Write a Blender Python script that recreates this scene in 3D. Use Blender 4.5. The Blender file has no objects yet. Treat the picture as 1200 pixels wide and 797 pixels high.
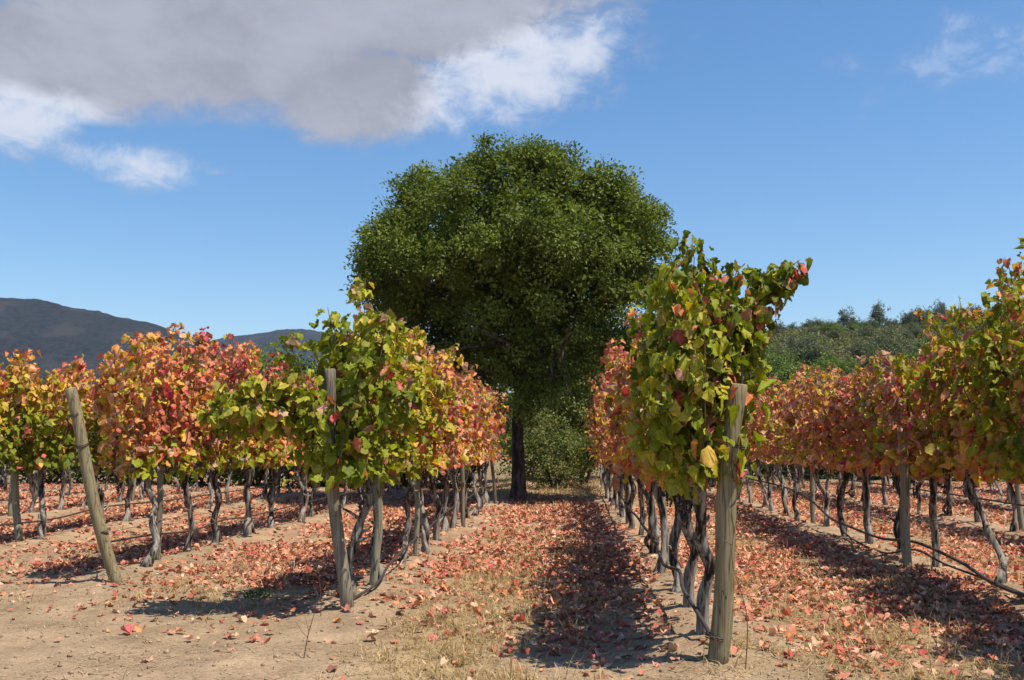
import bpy, math, random
import numpy as np

SC = bpy.context.scene
COL = SC.collection
PI = math.pi

# ------------------------------------------------------------------ camera
CAM_H = 1.127
F_PX = 1167.0
YAW, PITCH = math.radians(3.43), math.radians(5.95)
cam_d = bpy.data.cameras.new('camera')
cam_d.sensor_width = 36.0
cam_d.lens = F_PX / 1200.0 * 36.0
cam_d.clip_end = 16000
cam_d.clip_start = 0.05
cam = bpy.data.objects.new('camera', cam_d)
COL.objects.link(cam)
cam.location = (0, 0, CAM_H)
cam.rotation_euler = (PI / 2 + PITCH, 0, YAW)
SC.camera = cam

# ------------------------------------------------------------------ sun and sky
SUN_EL, SUN_AZ = math.radians(65.5), math.radians(114)     # azimuth clockwise from +Y (the rows run along +Y)
sun_dir = np.array([math.cos(SUN_EL) * math.sin(SUN_AZ), math.cos(SUN_EL) * math.cos(SUN_AZ), math.sin(SUN_EL)])
sd = bpy.data.lights.new('sun', 'SUN')
sd.energy = 5.0
sd.angle = math.radians(0.53)
sd.color = (1.0, 0.91, 0.76)
sun = bpy.data.objects.new('sun', sd)
COL.objects.link(sun)
from mathutils import Vector
sun.rotation_euler = Vector(sun_dir).to_track_quat('Z', 'Y').to_euler()
sun.location = (20, -5, 40)

SC.view_settings.view_transform = 'Standard'
SC.view_settings.look = 'None'
SC.view_settings.exposure = 0.46
SC.view_settings.gamma = 1.0
SC.view_settings.use_curve_mapping = False
SC.cycles.max_bounces = 6
SC.cycles.diffuse_bounces = 2
SC.cycles.transmission_bounces = 4
SC.cycles.volume_bounces = 0


class NT:
    """small helper for node chains"""
    def __init__(self, tree):
        self.t = tree
        tree.nodes.clear()

    def n(self, typ, **kw):
        nd = self.t.nodes.new(typ)
        for k, v in kw.items():
            setattr(nd, k, v)
        return nd

    def put(self, sock, v):
        if isinstance(v, bpy.types.NodeSocket):
            self.t.links.new(v, sock)
        else:
            sock.default_value = v

    def math(self, op, a, b=None, c=None, clamp=False):
        nd = self.n('ShaderNodeMath', operation=op, use_clamp=clamp)
        self.put(nd.inputs[0], a)
        if b is not None:
            self.put(nd.inputs[1], b)
        if c is not None:
            self.put(nd.inputs[2], c)
        return nd.outputs[0]

    def smooth(self, v, a, b, lo=0.0, hi=1.0):
        nd = self.n('ShaderNodeMapRange', interpolation_type='SMOOTHSTEP')
        self.put(nd.inputs[0], v)
        for i, q in enumerate((a, b, lo, hi)):
            nd.inputs[i + 1].default_value = q
        return nd.outputs[0]

    def mix(self, f, a, b, mode='MIX'):
        nd = self.n('ShaderNodeMix', data_type='RGBA', blend_type=mode)
        self.put(nd.inputs[0], f)
        self.put(nd.inputs[6], a)
        self.put(nd.inputs[7], b)
        return nd.outputs[2]

    def noise(self, vec, scale, detail=4, rough=0.55, dist=0.0):
        nd = self.n('ShaderNodeTexNoise')
        if vec is not None:
            self.put(nd.inputs['Vector'], vec)
        nd.inputs['Scale'].default_value = scale
        nd.inputs['Detail'].default_value = detail
        nd.inputs['Roughness'].default_value = rough
        nd.inputs['Distortion'].default_value = dist
        return nd.outputs['Fac']

    def mapping(self, vec, scale=(1, 1, 1), loc=(0, 0, 0)):
        nd = self.n('ShaderNodeMapping')
        self.put(nd.inputs['Vector'], vec)
        nd.inputs['Scale'].default_value = scale
        nd.inputs['Location'].default_value = loc
        return nd.outputs[0]


def c4(r, g, b):
    return (r, g, b, 1.0)


world = bpy.data.worlds.new('World')
SC.world = world
world.use_nodes = True
w = NT(world.node_tree)
wout = w.n('ShaderNodeOutputWorld')
sky = w.n('ShaderNodeTexSky', sky_type='NISHITA')
sky.sun_disc = False
sky.sun_elevation = SUN_EL
sky.sun_rotation = SUN_AZ
sky.altitude = 100
sky.air_density = 1.0
sky.dust_density = 0.35
sky.ozone_density = 2.2
bg = w.n('ShaderNodeBackground')
bg.inputs['Strength'].default_value = 0.105
hsv = w.n('ShaderNodeHueSaturation')
hsv.inputs['Saturation'].default_value = 1.24
hsv.inputs['Value'].default_value = 1.12
w.put(hsv.inputs['Color'], sky.outputs[0])
w.put(bg.inputs['Color'], hsv.outputs[0])
tc = w.n('ShaderNodeTexCoord')
dirv = tc.outputs['Generated']
sep = w.n('ShaderNodeSeparateXYZ')
w.put(sep.inputs[0], dirv)
U = w.math('MULTIPLY', w.math('ARCTAN2', sep.outputs[0], sep.outputs[1]), 57.29578)   # azimuth, degrees
Vv = w.math('MULTIPLY', w.math('ARCSINE', sep.outputs[2]), 57.29578)                  # elevation, degrees
big = w.noise(w.mapping(dirv, (1, 1, 1.7), (3.1, 0.2, 0.7)), 9.0, 9, 0.60, 0.15)
fine = w.noise(w.mapping(dirv, (1, 1, 1.5), (1.3, 5.2, 0.3)), 26.0, 9, 0.68, 0.5)
nz = w.math('ADD', w.math('MULTIPLY', w.math('SUBTRACT', big, 0.5), 2.4), w.math('MULTIPLY', w.math('SUBTRACT', fine, 0.5), 2.6))


def blob(u0, v0, ru, rv, tilt=0.0):
    du = w.math('SUBTRACT', U, u0)
    dv = w.math('SUBTRACT', w.math('SUBTRACT', Vv, v0), w.math('MULTIPLY', du, tilt))
    a = w.math('POWER', w.math('ABSOLUTE', w.math('DIVIDE', du, ru)), 2.0)
    b = w.math('POWER', w.math('ABSOLUTE', w.math('DIVIDE', dv, rv)), 2.0)
    return w.math('SUBTRACT', 1.0, w.math('SQRT', w.math('ADD', a, b)))


def vmax(*xs):
    r = xs[0]
    for x in xs[1:]:
        r = w.math('MAXIMUM', r, x)
    return r


# heavy grey cloud bank (upper left of the view), its sunlit fringes, a thin veil off to the right
grey = vmax(blob(-20, 25.8, 25, 6.6, -0.03), blob(-12.6, 19.9, 6.6, 3.4), blob(-9, 24.5, 10, 4.2), blob(-28, 20.0, 9, 3.2), blob(-20, 21.6, 9, 4.0))
white = vmax(blob(-4.2, 20.7, 7.4, 3.0, 0.26), blob(0.9, 22.2, 3.0, 1.8, 0.35), blob(-32.0, 16.4, 6.0, 2.0, 0.2), blob(-24.6, 14.9, 4.0, 1.2, -0.1))
veil = vmax(blob(23.5, 20.6, 8.0, 2.2, 0.12), blob(27, 22.5, 5, 2.6, 0.0))
ga = w.smooth(w.math('ADD', w.math('MULTIPLY', grey, 1.9), w.math('MULTIPLY', nz, 0.50)), -0.18, 0.66)
wa = w.smooth(w.math('ADD', w.math('MULTIPLY', white, 1.5), w.math('MULTIPLY', nz, 1.25)), -0.30, 1.60, 0.0, 0.95)
va = w.smooth(w.math('ADD', w.math('MULTIPLY', veil, 1.0), w.math('MULTIPLY', nz, 1.0)), 0.0, 1.5, 0.0, 0.48)
gcol = w.mix(w.smooth(w.math('ADD', w.math('MULTIPLY', big, 0.7), w.math('MULTIPLY', fine, 0.3)), 0.34, 0.64), c4(0.285, 0.293, 0.355), c4(0.375, 0.385, 0.46))
lit = w.smooth(w.math('SUBTRACT', w.math('ADD', white, w.math('MULTIPLY', nz, 0.30)), w.math('MULTIPLY', w.math('MAXIMUM', grey, 0.0), 0.55)), -0.25, 0.45)
ccol = w.mix(vmax(lit, w.smooth(va, 0.0, 0.2)), gcol, c4(0.60, 0.63, 0.72))
calpha = vmax(ga, wa, va)
bgc = w.n('ShaderNodeBackground')
w.put(bgc.inputs['Color'], ccol)
bgc.inputs['Strength'].default_value = 0.90
mixw = w.n('ShaderNodeMixShader')
w.put(mixw.inputs[0], calpha)
w.put(mixw.inputs[1], bg.outputs[0])
w.put(mixw.inputs[2], bgc.outputs[0])
w.put(wout.inputs['Surface'], mixw.outputs[0])

# ------------------------------------------------------------------ helpers
RX = {'L6': -12.6, 'L5': -10.4, 'L4': -8.2, 'L3': -6.0, 'L2': -3.78, 'L1': -1.5, 'R1': 0.744, 'R2': 3.14, 'R3': 5.45, 'R4': 7.7, 'R5': 10.0}
RSTART = {'L6': 13.6, 'L5': 12.2, 'L4': 10.9, 'L3': 9.5, 'L2': 7.87, 'L1': 6.6, 'R1': 5.2, 'R2': 4.2, 'R3': 3.2, 'R4': 2.2, 'R5': 1.2}
REND = {'L6': 23, 'L5': 23, 'L4': 23, 'L3': 22.5, 'L2': 22, 'L1': 18.2, 'R1': 26.0, 'R2': 29.5, 'R3': 29, 'R4': 29, 'R5': 29}
RLIST = sorted(RX.values())


def at(px, py, Y):
    """world x, z of the point seen at pixel (px, py) of the 1200 px wide photo at depth y = Y"""
    d = np.array([(px - 600) / F_PX, (398.5 - py) / F_PX, 1.0])     # right, up, forward
    cp, sp, cy, sy = math.cos(PITCH), math.sin(PITCH), math.cos(YAW), math.sin(YAW)
    fwd = np.array([-sy * cp, cy * cp, sp])
    right = np.array([cy, sy, 0])
    up = np.array([sy * sp, -cy * sp, cp])
    v = right * d[0] + up * d[1] + fwd * d[2]
    k = Y / v[1]
    return v[0] * k, CAM_H + v[2] * k


def _hash(ix, iy, iz, seed):
    h = (ix * 374761393 + iy * 668265263 + iz * 2147483647 + seed * 1274126177) & 0xFFFFFFFF
    h = ((h ^ (h >> 13)) * 1274126177) & 0xFFFFFFFF
    h = ((h ^ (h >> 16)) * 2246822519) & 0xFFFFFFFF
    return ((h ^ (h >> 15)) & 0xFFFFFF) / float(0xFFFFFF)


def vnoise(p, seed=0):
    p = np.asarray(p, float)
    i = np.floor(p).astype(np.int64)
    f = p - i
    f = f * f * (3 - 2 * f)
    out = 0
    for dx in (0, 1):
        wx = f[..., 0] if dx else 1 - f[..., 0]
        for dy in (0, 1):
            wy = f[..., 1] if dy else 1 - f[..., 1]
            for dz in (0, 1):
                wz = f[..., 2] if dz else 1 - f[..., 2]
                out = out + wx * wy * wz * _hash(i[..., 0] + dx, i[..., 1] + dy, i[..., 2] + dz, seed)
    return out * 2 - 1


def fbm(p, seed=0, octs=4, gain=0.5):
    p = np.asarray(p, float)
    a, s, o = 1.0, 0.0, 0
    for k in range(octs):
        o = o + a * vnoise(p * (2 ** k) + k * 17.3, seed + k)
        s += a
        a *= gain
    return o / s


def p2(x, y, z=0.0):
    return np.stack([x, y, np.zeros_like(x) + z], -1)


def sstep(v, a, b):
    t = np.clip((v - a) / (b - a), 0, 1)
    return t * t * (3 - 2 * t)


def unit(v):
    return v / np.maximum(np.linalg.norm(v, axis=-1, keepdims=True), 1e-9)


class MB:
    """collects vertices and faces; build() links them as one mesh object"""
    def __init__(self):
        self.V, self.C, self.F, self.M, self.n = [], [], [], [], 0

    def add(self, V, F, col=None, mat=0):
        V = np.asarray(V, float).reshape(-1, 3)
        F = np.asarray(F, np.int64)
        if len(F) == 0:
            return
        if col is None:
            col = (0.5, 0.5, 0.5)
        col = np.broadcast_to(np.asarray(col, float), (len(V), 3))
        self.V.append(V)
        self.C.append(col)
        self.F.append(F + self.n)
        self.M.append(mat)
        self.n += len(V)

    def mesh(self, name, mats, smooth=True):
        me = bpy.data.meshes.new(name)
        V = np.concatenate(self.V)
        C = np.concatenate(self.C)
        loops = np.concatenate([f.ravel() for f in self.F])
        tot = np.concatenate([np.full(len(f), f.shape[1]) for f in self.F])
        mi = np.concatenate([np.full(len(f), m) for f, m in zip(self.F, self.M)])
        start = np.concatenate([[0], np.cumsum(tot)[:-1]])
        me.vertices.add(len(V))
        me.vertices.foreach_set('co', V.astype(np.float32).ravel())
        me.loops.add(len(loops))
        me.loops.foreach_set('vertex_index', loops.astype(np.int32))
        me.polygons.add(len(tot))
        me.polygons.foreach_set('loop_start', start.astype(np.int32))
        me.polygons.foreach_set('loop_total', tot.astype(np.int32))
        me.polygons.foreach_set('material_index', mi.astype(np.int32))
        me.polygons.foreach_set('use_smooth', np.full(len(tot), smooth))
        ca = me.color_attributes.new('Col', 'FLOAT_COLOR', 'POINT')
        ca.data.foreach_set('color', np.concatenate([C, np.ones((len(C), 1))], 1).astype(np.float32).ravel())
        me.update()
        me.validate()
        for m in (mats if isinstance(mats, (list, tuple)) else [mats]):
            me.materials.append(m)
        return me

    def build(self, name, mats, parent=None, smooth=True):
        o = bpy.data.objects.new(name, self.mesh(name, mats, smooth))
        COL.objects.link(o)
        if parent is not None:
            o.parent = parent
        return o


def tag(o, label=None, cat=None, group=None, kind=None):
    for k, v in (('label', label), ('category', cat), ('group', group), ('kind', kind)):
        if v:
            o[k] = v
    return o


def thing(name, label, cat, loc=(0, 0, 0), rz=0.0, group=None):
    o = bpy.data.objects.new(name, None)
    o.empty_display_size = 0.2
    COL.objects.link(o)
    o.location = loc
    o.rotation_euler = (0, 0, rz)
    return tag(o, label, cat, group)


def tube(mb, path, rad, sides=8, col=None, mat=0, bump=0.0, seed=0, bfreq=8.0, flute=0.0):
    path = np.asarray(path, float)
    n = len(path)
    rad = np.broadcast_to(np.asarray(rad, float), (n,))
    tg = unit(np.gradient(path, axis=0))
    ref = np.array([1.0, 0, 0]) if abs(tg[0][0]) < 0.8 else np.array([0, 1.0, 0])
    A = unit(ref - tg * (tg @ ref)[:, None])
    B = np.cross(tg, A)
    th = np.linspace(0, 2 * PI, sides, endpoint=False)
    ring = A[:, None, :] * np.cos(th)[None, :, None] + B[:, None, :] * np.sin(th)[None, :, None]
    r = np.repeat(rad[:, None], sides, 1)
    if bump:
        q = path[:, None, :] * np.array([1, 1, 0.35]) * bfreq + ring * 1.7
        r = r * (1 + bump * fbm(q, seed, 3))
    if flute:
        tw = np.linspace(0, 2.2, n)[:, None]
        r = r * (1 + flute * (np.sin(3 * th[None] + tw * 3 + seed) * 0.6 + np.sin(5 * th[None] - tw * 2 + seed * 2) * 0.4))
    V = path[:, None, :] + ring * r[..., None]
    V = V.reshape(-1, 3)
    i = np.arange(n - 1)[:, None] * sides
    j = np.arange(sides)[None]
    jn = (j + 1) % sides
    F = np.stack([i + j, i + jn, i + sides + jn, i + sides + j], -1).reshape(-1, 4)
    V = np.concatenate([V, path[:1], path[-1:]])
    b, e = n * sides, n * sides + 1
    jj = np.arange(sides)
    jm = (jj + 1) % sides
    base = (n - 1) * sides
    T = np.concatenate([np.stack([np.full(sides, b), jm, jj], -1), np.stack([np.full(sides, e), base + jj, base + jm], -1)])
    n0 = mb.n
    mb.add(V, F, col, mat)
    mb.F.append(T + n0)
    mb.M.append(mat)


def spline(pts, n):
    """smooth curve through points"""
    pts = np.asarray(pts, float)
    k = len(pts)
    t = np.linspace(0, k - 1, n)
    i = np.clip(t.astype(int), 0, k - 2)
    f = (t - i)[:, None]
    P = np.concatenate([[2 * pts[0] - pts[1]], pts, [2 * pts[-1] - pts[-2]]])
    p0, p1, p2_, p3 = P[i], P[i + 1], P[i + 2], P[i + 3]
    return 0.5 * ((2 * p1) + (-p0 + p2_) * f + (2 * p0 - 5 * p1 + 4 * p2_ - p3) * f ** 2 + (-p0 + 3 * p1 - 3 * p2_ + p3) * f ** 3)


# leaf outlines: unit leaf, petiole at the origin, tip at +y
_half = [(0.18, -0.13), (0.36, -0.10), (0.46, 0.06), (0.44, 0.18), (0.55, 0.33), (0.53, 0.50), (0.42, 0.55), (0.39, 0.70), (0.21, 0.86), (0.0, 0.98)]
LEAF_HI = np.array([(0.0, 0.10)] + [(0.0, 0.02)] + _half + [(-x, y) for x, y in _half[-2::-1]])
_halfl = [(0.30, -0.11), (0.44, 0.14), (0.55, 0.42), (0.38, 0.60), (0.0, 0.98)]
LEAF_LO = np.array([(0.0, 0.14)] + [(0.0, 0.03)] + _halfl + [(-x, y) for x, y in _halfl[-2::-1]])


def leaves(mb, P, N, T, S, rng, cA, cB, tmpl=LEAF_HI, curl=1.0, mat=0):
    """P base points, N normals, T tip directions, S sizes, cA/cB centre and rim colours"""
    n, k = len(P), len(tmpl)
    T = unit(T)
    N = unit(N - T * np.sum(N * T, -1, keepdims=True))
    X = np.cross(T, N)
    x = np.repeat(tmpl[None, :, 0], n, 0) * rng.uniform(0.85, 1.12, (n, 1))
    y = np.repeat(tmpl[None, :, 1], n, 0)
    fold = rng.normal(0.10, 0.28, (n, 1)) * curl
    droop = rng.normal(-0.22, 0.25, (n, 1)) * curl
    cup = rng.normal(0.0, 0.45, (n, 1)) * curl
    z = fold * np.abs(x) + droop * y ** 2 + cup * (x ** 2) + rng.normal(0, 0.055, (n, k)) * curl
    z = z + 0.10 * curl * rng.normal(0, 1, (n, 1)) * x * y
    z[:, 0] = 0.0
    V = P[:, None] + S[:, None, None] * (X[:, None] * x[..., None] + T[:, None] * y[..., None] + N[:, None] * z[..., None])
    m = k - 1
    a = 1 + np.arange(m)
    b = 1 + (np.arange(m) + 1) % m
    tri = np.stack([np.zeros(m, int), a, b], -1)
    F = (np.arange(n)[:, None, None] * k + tri[None]).reshape(-1, 3)
    C = np.repeat(cB[:, None], k, 1)
    C = C * rng.uniform(0.86, 1.12, (n, k, 1))
    C[:, 0] = cA
    mb.add(V.reshape(-1, 3), F, np.clip(C.reshape(-1, 3), 0.004, 0.9), mat)


def rand_dir(rng, n):
    return unit(rng.normal(0, 1, (n, 3)))


# ------------------------------------------------------------------ materials
def new_mat(name):
    m = bpy.data.materials.new(name)
    m.use_nodes = True
    return m, NT(m.node_tree)


def leaf_mat(name, trans=0.35, rough=0.5, spec=0.3, back=0.25, vein=0.0, tboost=1.15):
    m, t = new_mat(name)
    out = t.n('ShaderNodeOutputMaterial')
    at_ = t.n('ShaderNodeAttribute', attribute_name='Col')
    geo = t.n('ShaderNodeNewGeometry')
    tcn = t.n('ShaderNodeTexCoord')
    mot = t.noise(tcn.outputs['Object'], 60.0, 3, 0.6)
    colr = t.mix(t.smooth(mot, 0.25, 0.75), t.mix(1.0, at_.outputs['Color'], c4(0.72, 0.70, 0.68), 'MULTIPLY'), t.mix(1.0, at_.outputs['Color'], c4(1.18, 1.14, 1.10), 'MULTIPLY'))
    under = t.mix(back, colr, c4(0.42, 0.40, 0.30))
    base = t.mix(geo.outputs['Backfacing'], colr, under)
    pb = t.n('ShaderNodeBsdfPrincipled')
    t.put(pb.inputs['Base Color'], base)
    pb.inputs['Roughness'].default_value = rough
    pb.inputs['Specular IOR Level'].default_value = spec
    tr = t.n('ShaderNodeBsdfTranslucent')
    hs = t.n('ShaderNodeHueSaturation')
    hs.inputs['Saturation'].default_value = 1.15
    hs.inputs['Value'].default_value = tboost
    t.put(hs.inputs['Color'], colr)
    t.put(tr.inputs['Color'], hs.outputs[0])
    mx = t.n('ShaderNodeMixShader')
    mx.inputs[0].default_value = trans
    t.put(mx.inputs[1], pb.outputs[0])
    t.put(mx.inputs[2], tr.outputs[0])
    t.put(out.inputs['Surface'], mx.outputs[0])
    return m


def bark_mat(name, c_dark, c_light, scale=14.0, bump=0.9, stretch=0.22):
    m, t = new_mat(name)
    out = t.n('ShaderNodeOutputMaterial')
    tcn = t.n('ShaderNodeTexCoord')
    v = t.mapping(tcn.outputs['Object'], (1, 1, stretch))
    a = t.noise(v, scale * 2.2, 6, 0.65, 0.6)
    b = t.noise(v, scale * 0.5, 3, 0.5)
    f = t.smooth(t.math('ADD', t.math('MULTIPLY', a, 0.75), t.math('MULTIPLY', b, 0.35)), 0.46, 0.66)
    colr = t.mix(f, c4(*c_dark), c4(*c_light))
    pb = t.n('ShaderNodeBsdfPrincipled')
    t.put(pb.inputs['Base Color'], colr)
    pb.inputs['Roughness'].default_value = 0.9
    pb.inputs['Specular IOR Level'].default_value = 0.15
    bp = t.n('ShaderNodeBump')
    bp.inputs['Strength'].default_value = bump
    bp.inputs['Distance'].default_value = 0.012
    t.put(bp.inputs['Height'], a)
    t.put(pb.inputs['Normal'], bp.outputs[0])
    t.put(out.inputs['Surface'], pb.outputs[0])
    return m


def wood_mat(name, c1, c2, c3):
    """weathered round timber: long grain streaks, drying cracks, lichen patches"""
    m, t = new_mat(name)
    out = t.n('ShaderNodeOutputMaterial')
    tcn = t.n('ShaderNodeTexCoord')
    o = tcn.outputs['Object']
    grain = t.noise(t.mapping(o, (1, 1, 0.04)), 70.0, 5, 0.6, 0.3)
    crack = t.noise(t.mapping(o, (1, 1, 0.06), (4, 2, 1)), 26.0, 2, 0.4, 0.4)
    patch = t.noise(t.mapping(o, (1, 1, 0.5)), 7.0, 4, 0.6)
    c = t.mix(t.smooth(grain, 0.3, 0.7), c4(*c1), c4(*c2))
    c = t.mix(t.smooth(patch, 0.45, 0.72, 0, 0.75), c, c4(*c3))
    ck = t.math('ABSOLUTE', t.math('SUBTRACT', crack, 0.5))
    ckm = t.smooth(ck, 0.0, 0.022, 1.0, 0.0)
    c = t.mix(t.math('MULTIPLY', ckm, 0.75), c, c4(0.035, 0.028, 0.02))
    pb = t.n('ShaderNodeBsdfPrincipled')
    t.put(pb.inputs['Base Color'], c)
    pb.inputs['Roughness'].default_value = 0.85
    pb.inputs['Specular IOR Level'].default_value = 0.2
    bp = t.n('ShaderNodeBump')
    bp.inputs['Strength'].default_value = 0.7
    bp.inputs['Distance'].default_value = 0.006
    t.put(bp.inputs['Height'], t.math('SUBTRACT', grain, t.math('MULTIPLY', ckm, 0.6)))
    t.put(pb.inputs['Normal'], bp.outputs[0])
    t.put(out.inputs['Surface'], pb.outputs[0])
    return m


def plain_mat(name, col, rough=0.6, metal=0.0, nscale=30.0, var=0.25):
    m, t = new_mat(name)
    out = t.n('ShaderNodeOutputMaterial')
    tcn = t.n('ShaderNodeTexCoord')
    n = t.noise(tcn.outputs['Object'], nscale, 4, 0.6)
    lo = tuple(c * (1 - var) for c in col)
    hi = tuple(min(1, c * (1 + var)) for c in col)
    pb = t.n('ShaderNodeBsdfPrincipled')
    t.put(pb.inputs['Base Color'], t.mix(n, c4(*lo), c4(*hi)))
    pb.inputs['Roughness'].default_value = rough
    pb.inputs['Metallic'].default_value = metal
    t.put(out.inputs['Surface'], pb.outputs[0])
    return m


M_LEAF = leaf_mat('vine_leaf', 0.28, 0.55, 0.18, 0.08, 0.0, 1.35)
M_FALLEN = leaf_mat('fallen_leaf', 0.12, 0.7, 0.2, 0.30)
M_OAK = leaf_mat('oak_leaf', 0.30, 0.6, 0.18, 0.10)
M_BUSH = leaf_mat('bush_leaf', 0.28, 0.6, 0.2, 0.15)
M_GRASS = leaf_mat('straw', 0.25, 0.7, 0.2, 0.0)
M_BARK = bark_mat('vine_bark', (0.024, 0.018, 0.015), (0.34, 0.305, 0.27), 16.0, 1.0, 0.13)
M_CANE = bark_mat('cane_bark', (0.10, 0.05, 0.03), (0.24, 0.14, 0.08), 20)
M_OAKBARK = bark_mat('oak_bark', (0.028, 0.022, 0.018), (0.13, 0.10, 0.085), 7.0, 1.0)
M_POST = wood_mat('post_wood', (0.165, 0.130, 0.070), (0.31, 0.255, 0.150), (0.25, 0.225, 0.135))
M_POSTGREY = wood_mat('grey_post_wood', (0.13, 0.11, 0.082), (0.29, 0.255, 0.20), (0.15, 0.11, 0.07))
M_STAKE = wood_mat('stake_wood', (0.17, 0.16, 0.115), (0.33, 0.31, 0.235), (0.24, 0.25, 0.17))
M_WIRE = plain_mat('rusty_wire', (0.10, 0.075, 0.06), 0.6, 0.6)
M_HOSE = plain_mat('drip_hose', (0.045, 0.038, 0.034), 0.6, 0.0, 40, 0.5)
M_GRAPE = plain_mat('grape_skin', (0.022, 0.014, 0.030), 0.45, 0.0, 60, 0.5)

# ------------------------------------------------------------------ ground
def row_start_at(x):
    return 5.75 - 0.585 * x + 0.0 * x


def ground_z(x, y):
    x = np.asarray(x, float)
    y = np.asarray(y, float)
    near = sstep(-np.hypot(x, y - 12), -45, -25)
    z = np.zeros_like(x + y)
    inrow = sstep(y, row_start_at(x) - 0.9, row_start_at(x) + 0.5)
    for xr in RLIST:
        z = z + 0.075 * np.exp(-((x - xr) / 0.36) ** 2) * inrow
    p = p2(x, y)
    z = z + (0.030 * fbm(p * 0.9, 5, 3) + 0.020 * fbm(p * 3.6, 9, 3) + 0.014 * fbm(p * 13.0, 12, 2)) * near
    return z


def axis(a, b, h, lo, hi, g=1.16):
    m = list(np.arange(a, b + h * 0.5, h))
    v, s = m[-1], h
    while v < hi:
        s *= g
        v += s
        m.append(v)
    v, s = m[0], h
    while v > lo:
        s *= g
        v -= s
        m.insert(0, v)
    return np.array(m)


gx = axis(-9.0, 6.5, 0.055, -4500, 4500)
gy = np.concatenate([axis(3.6, 11.0, 0.055, -300, 11.0)[:-1], axis(11.0, 26.0, 0.12, 11.0, 7000)])
gy = np.unique(gy)
GX, GY = np.meshgrid(gx, gy)
GZ = ground_z(GX, GY)


def leaf_density(x, y):
    """how thick the fallen leaves lie, 0..1"""
    rs = row_start_at(x)
    d = sstep(y, rs - 0.9, rs + 3.4) * 0.93 + 0.08 * sstep(y, rs - 2.4, rs)
    gap = np.ones_like(d)
    for xr in RLIST:                       # bare strips along the foot of the vines
        gap = gap * (1 - 0.9 * np.exp(-((x - xr - 0.05) / 0.32) ** 2))
        d = d + 0.95 * np.exp(-((x - xr + 0.74) / 0.25) ** 2) * sstep(y, rs - 0.3, rs + 1.0)   # drift on the lee side
    n = fbm(p2(x, y) * 1.3, 31, 3) + 0.5 * fbm(p2(x, y) * 5.0, 37, 2)
    d = d * (1 - 0.60 * np.clip(grass_density(x, y), 0, 1) * (x > -1.4) * (1 - sstep(y, 9 + 2 * (x > 0.7), 16 + 5 * (x > 0.7))))
    d = d * gap * np.clip(0.75 + 1.15 * n, 0.04, 1.5)
    d = d * (1 - 0.93 * sstep(y, 17.5 + 8 * sstep(np.abs(x + 0.4), 1.2, 3), 21.5 + 9 * sstep(np.abs(x + 0.4), 1.2, 3)))
    return np.clip(d, 0, 1.3)


def grass_density(x, y):
    rs = row_start_at(x)
    d = np.zeros_like(x + y)
    xs = RLIST
    for a, b in zip(xs[:-1], xs[1:]):
        c, hw = (a + b) / 2 - 0.05, (b - a) * 0.27
        d = d + np.exp(-((x - c) / hw) ** 4)
    d = d * sstep(y, rs - 2.8 * (x > -1.6) - 1.2, rs + 0.4 - 1.2 * (x > -1.6))
    d = d * np.where(x < -1.5, 0.30, 1.0)
    d = d + 1.0 * sstep(y, 19, 22) * (np.abs(x + 0.4) < 1.6) + 1.0 * sstep(y, 28, 31) * (np.abs(x) < 40)
    d = d + 0.30 * sstep(fbm(p2(x, y) * 1.0, 88, 3), 0.0, 0.4) * (1 - sstep(y, 8, 10))
    return d * np.clip(0.7 + 1.5 * fbm(p2(x, y) * 1.1, 77, 3), 0.0, 1.4)


gcol = np.zeros(GX.shape + (3,))
soil = np.array([0.35, 0.253, 0.162])
straw = np.array([0.36, 0.265, 0.135])
litter = np.array([0.31, 0.150, 0.105])
far_c = np.array([0.23, 0.17, 0.09])
gd = np.clip(grass_density(GX, GY), 0, 1)[..., None]
ld = np.clip(leaf_density(GX, GY), 0, 1)[..., None]
gcol = soil * (1 - 0.7 * gd) + straw * 0.7 * gd
gcol = gcol * (1 - 0.5 * ld) + litter * 0.5 * ld
gcol = gcol * (1 + 0.16 * fbm(p2(GX, GY) * 0.8, 201, 4) + 0.14 * fbm(p2(GX, GY) * 3.5, 205, 3))[..., None]
ff = sstep(np.hypot(GX, GY - 12), 15, 22)[..., None]
gcol = gcol * (1 - ff) + far_c * ff
ny_, nx_ = GX.shape
ii = np.arange(ny_ - 1)[:, None] * nx_
jj = np.arange(nx_ - 1)[None]
GF = np.stack([ii + jj, ii + jj + 1, ii + jj + 1 + nx_, ii + jj + nx_], -1).reshape(-1, 4)
mg, t = new_mat('ground_soil')
out = t.n('ShaderNodeOutputMaterial')
ca = t.n('ShaderNodeAttribute', attribute_name='Col')
pos = t.n('ShaderNodeNewGeometry').outputs['Position']
n1 = t.noise(pos, 3.0, 6, 0.65)
n2 = t.noise(pos, 42.0, 5, 0.7)
n3 = t.noise(pos, 160.0, 3, 0.6)
f = t.math('ADD', t.math('MULTIPLY', n1, 0.5), t.math('MULTIPLY', n2, 0.5))
cc = t.mix(t.smooth(f, 0.36, 0.64), t.mix(1.0, ca.outputs['Color'], c4(0.70, 0.68, 0.66), 'MULTIPLY'), t.mix(1.0, ca.outputs['Color'], c4(1.22, 1.22, 1.22), 'MULTIPLY'))
cc = t.mix(t.smooth(n3, 0.60, 0.72, 0, 0.6), cc, c4(0.50, 0.40, 0.29))
cc = t.mix(t.smooth(n3, 0.40, 0.30, 0, 0.6), cc, c4(0.15, 0.10, 0.065))
pb = t.n('ShaderNodeBsdfPrincipled')
t.put(pb.inputs['Base Color'], cc)
pb.inputs['Roughness'].default_value = 0.95
pb.inputs['Specular IOR Level'].default_value = 0.1
bp = t.n('ShaderNodeBump')
bp.inputs['Strength'].default_value = 0.8
bp.inputs['Distance'].default_value = 0.02
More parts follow.
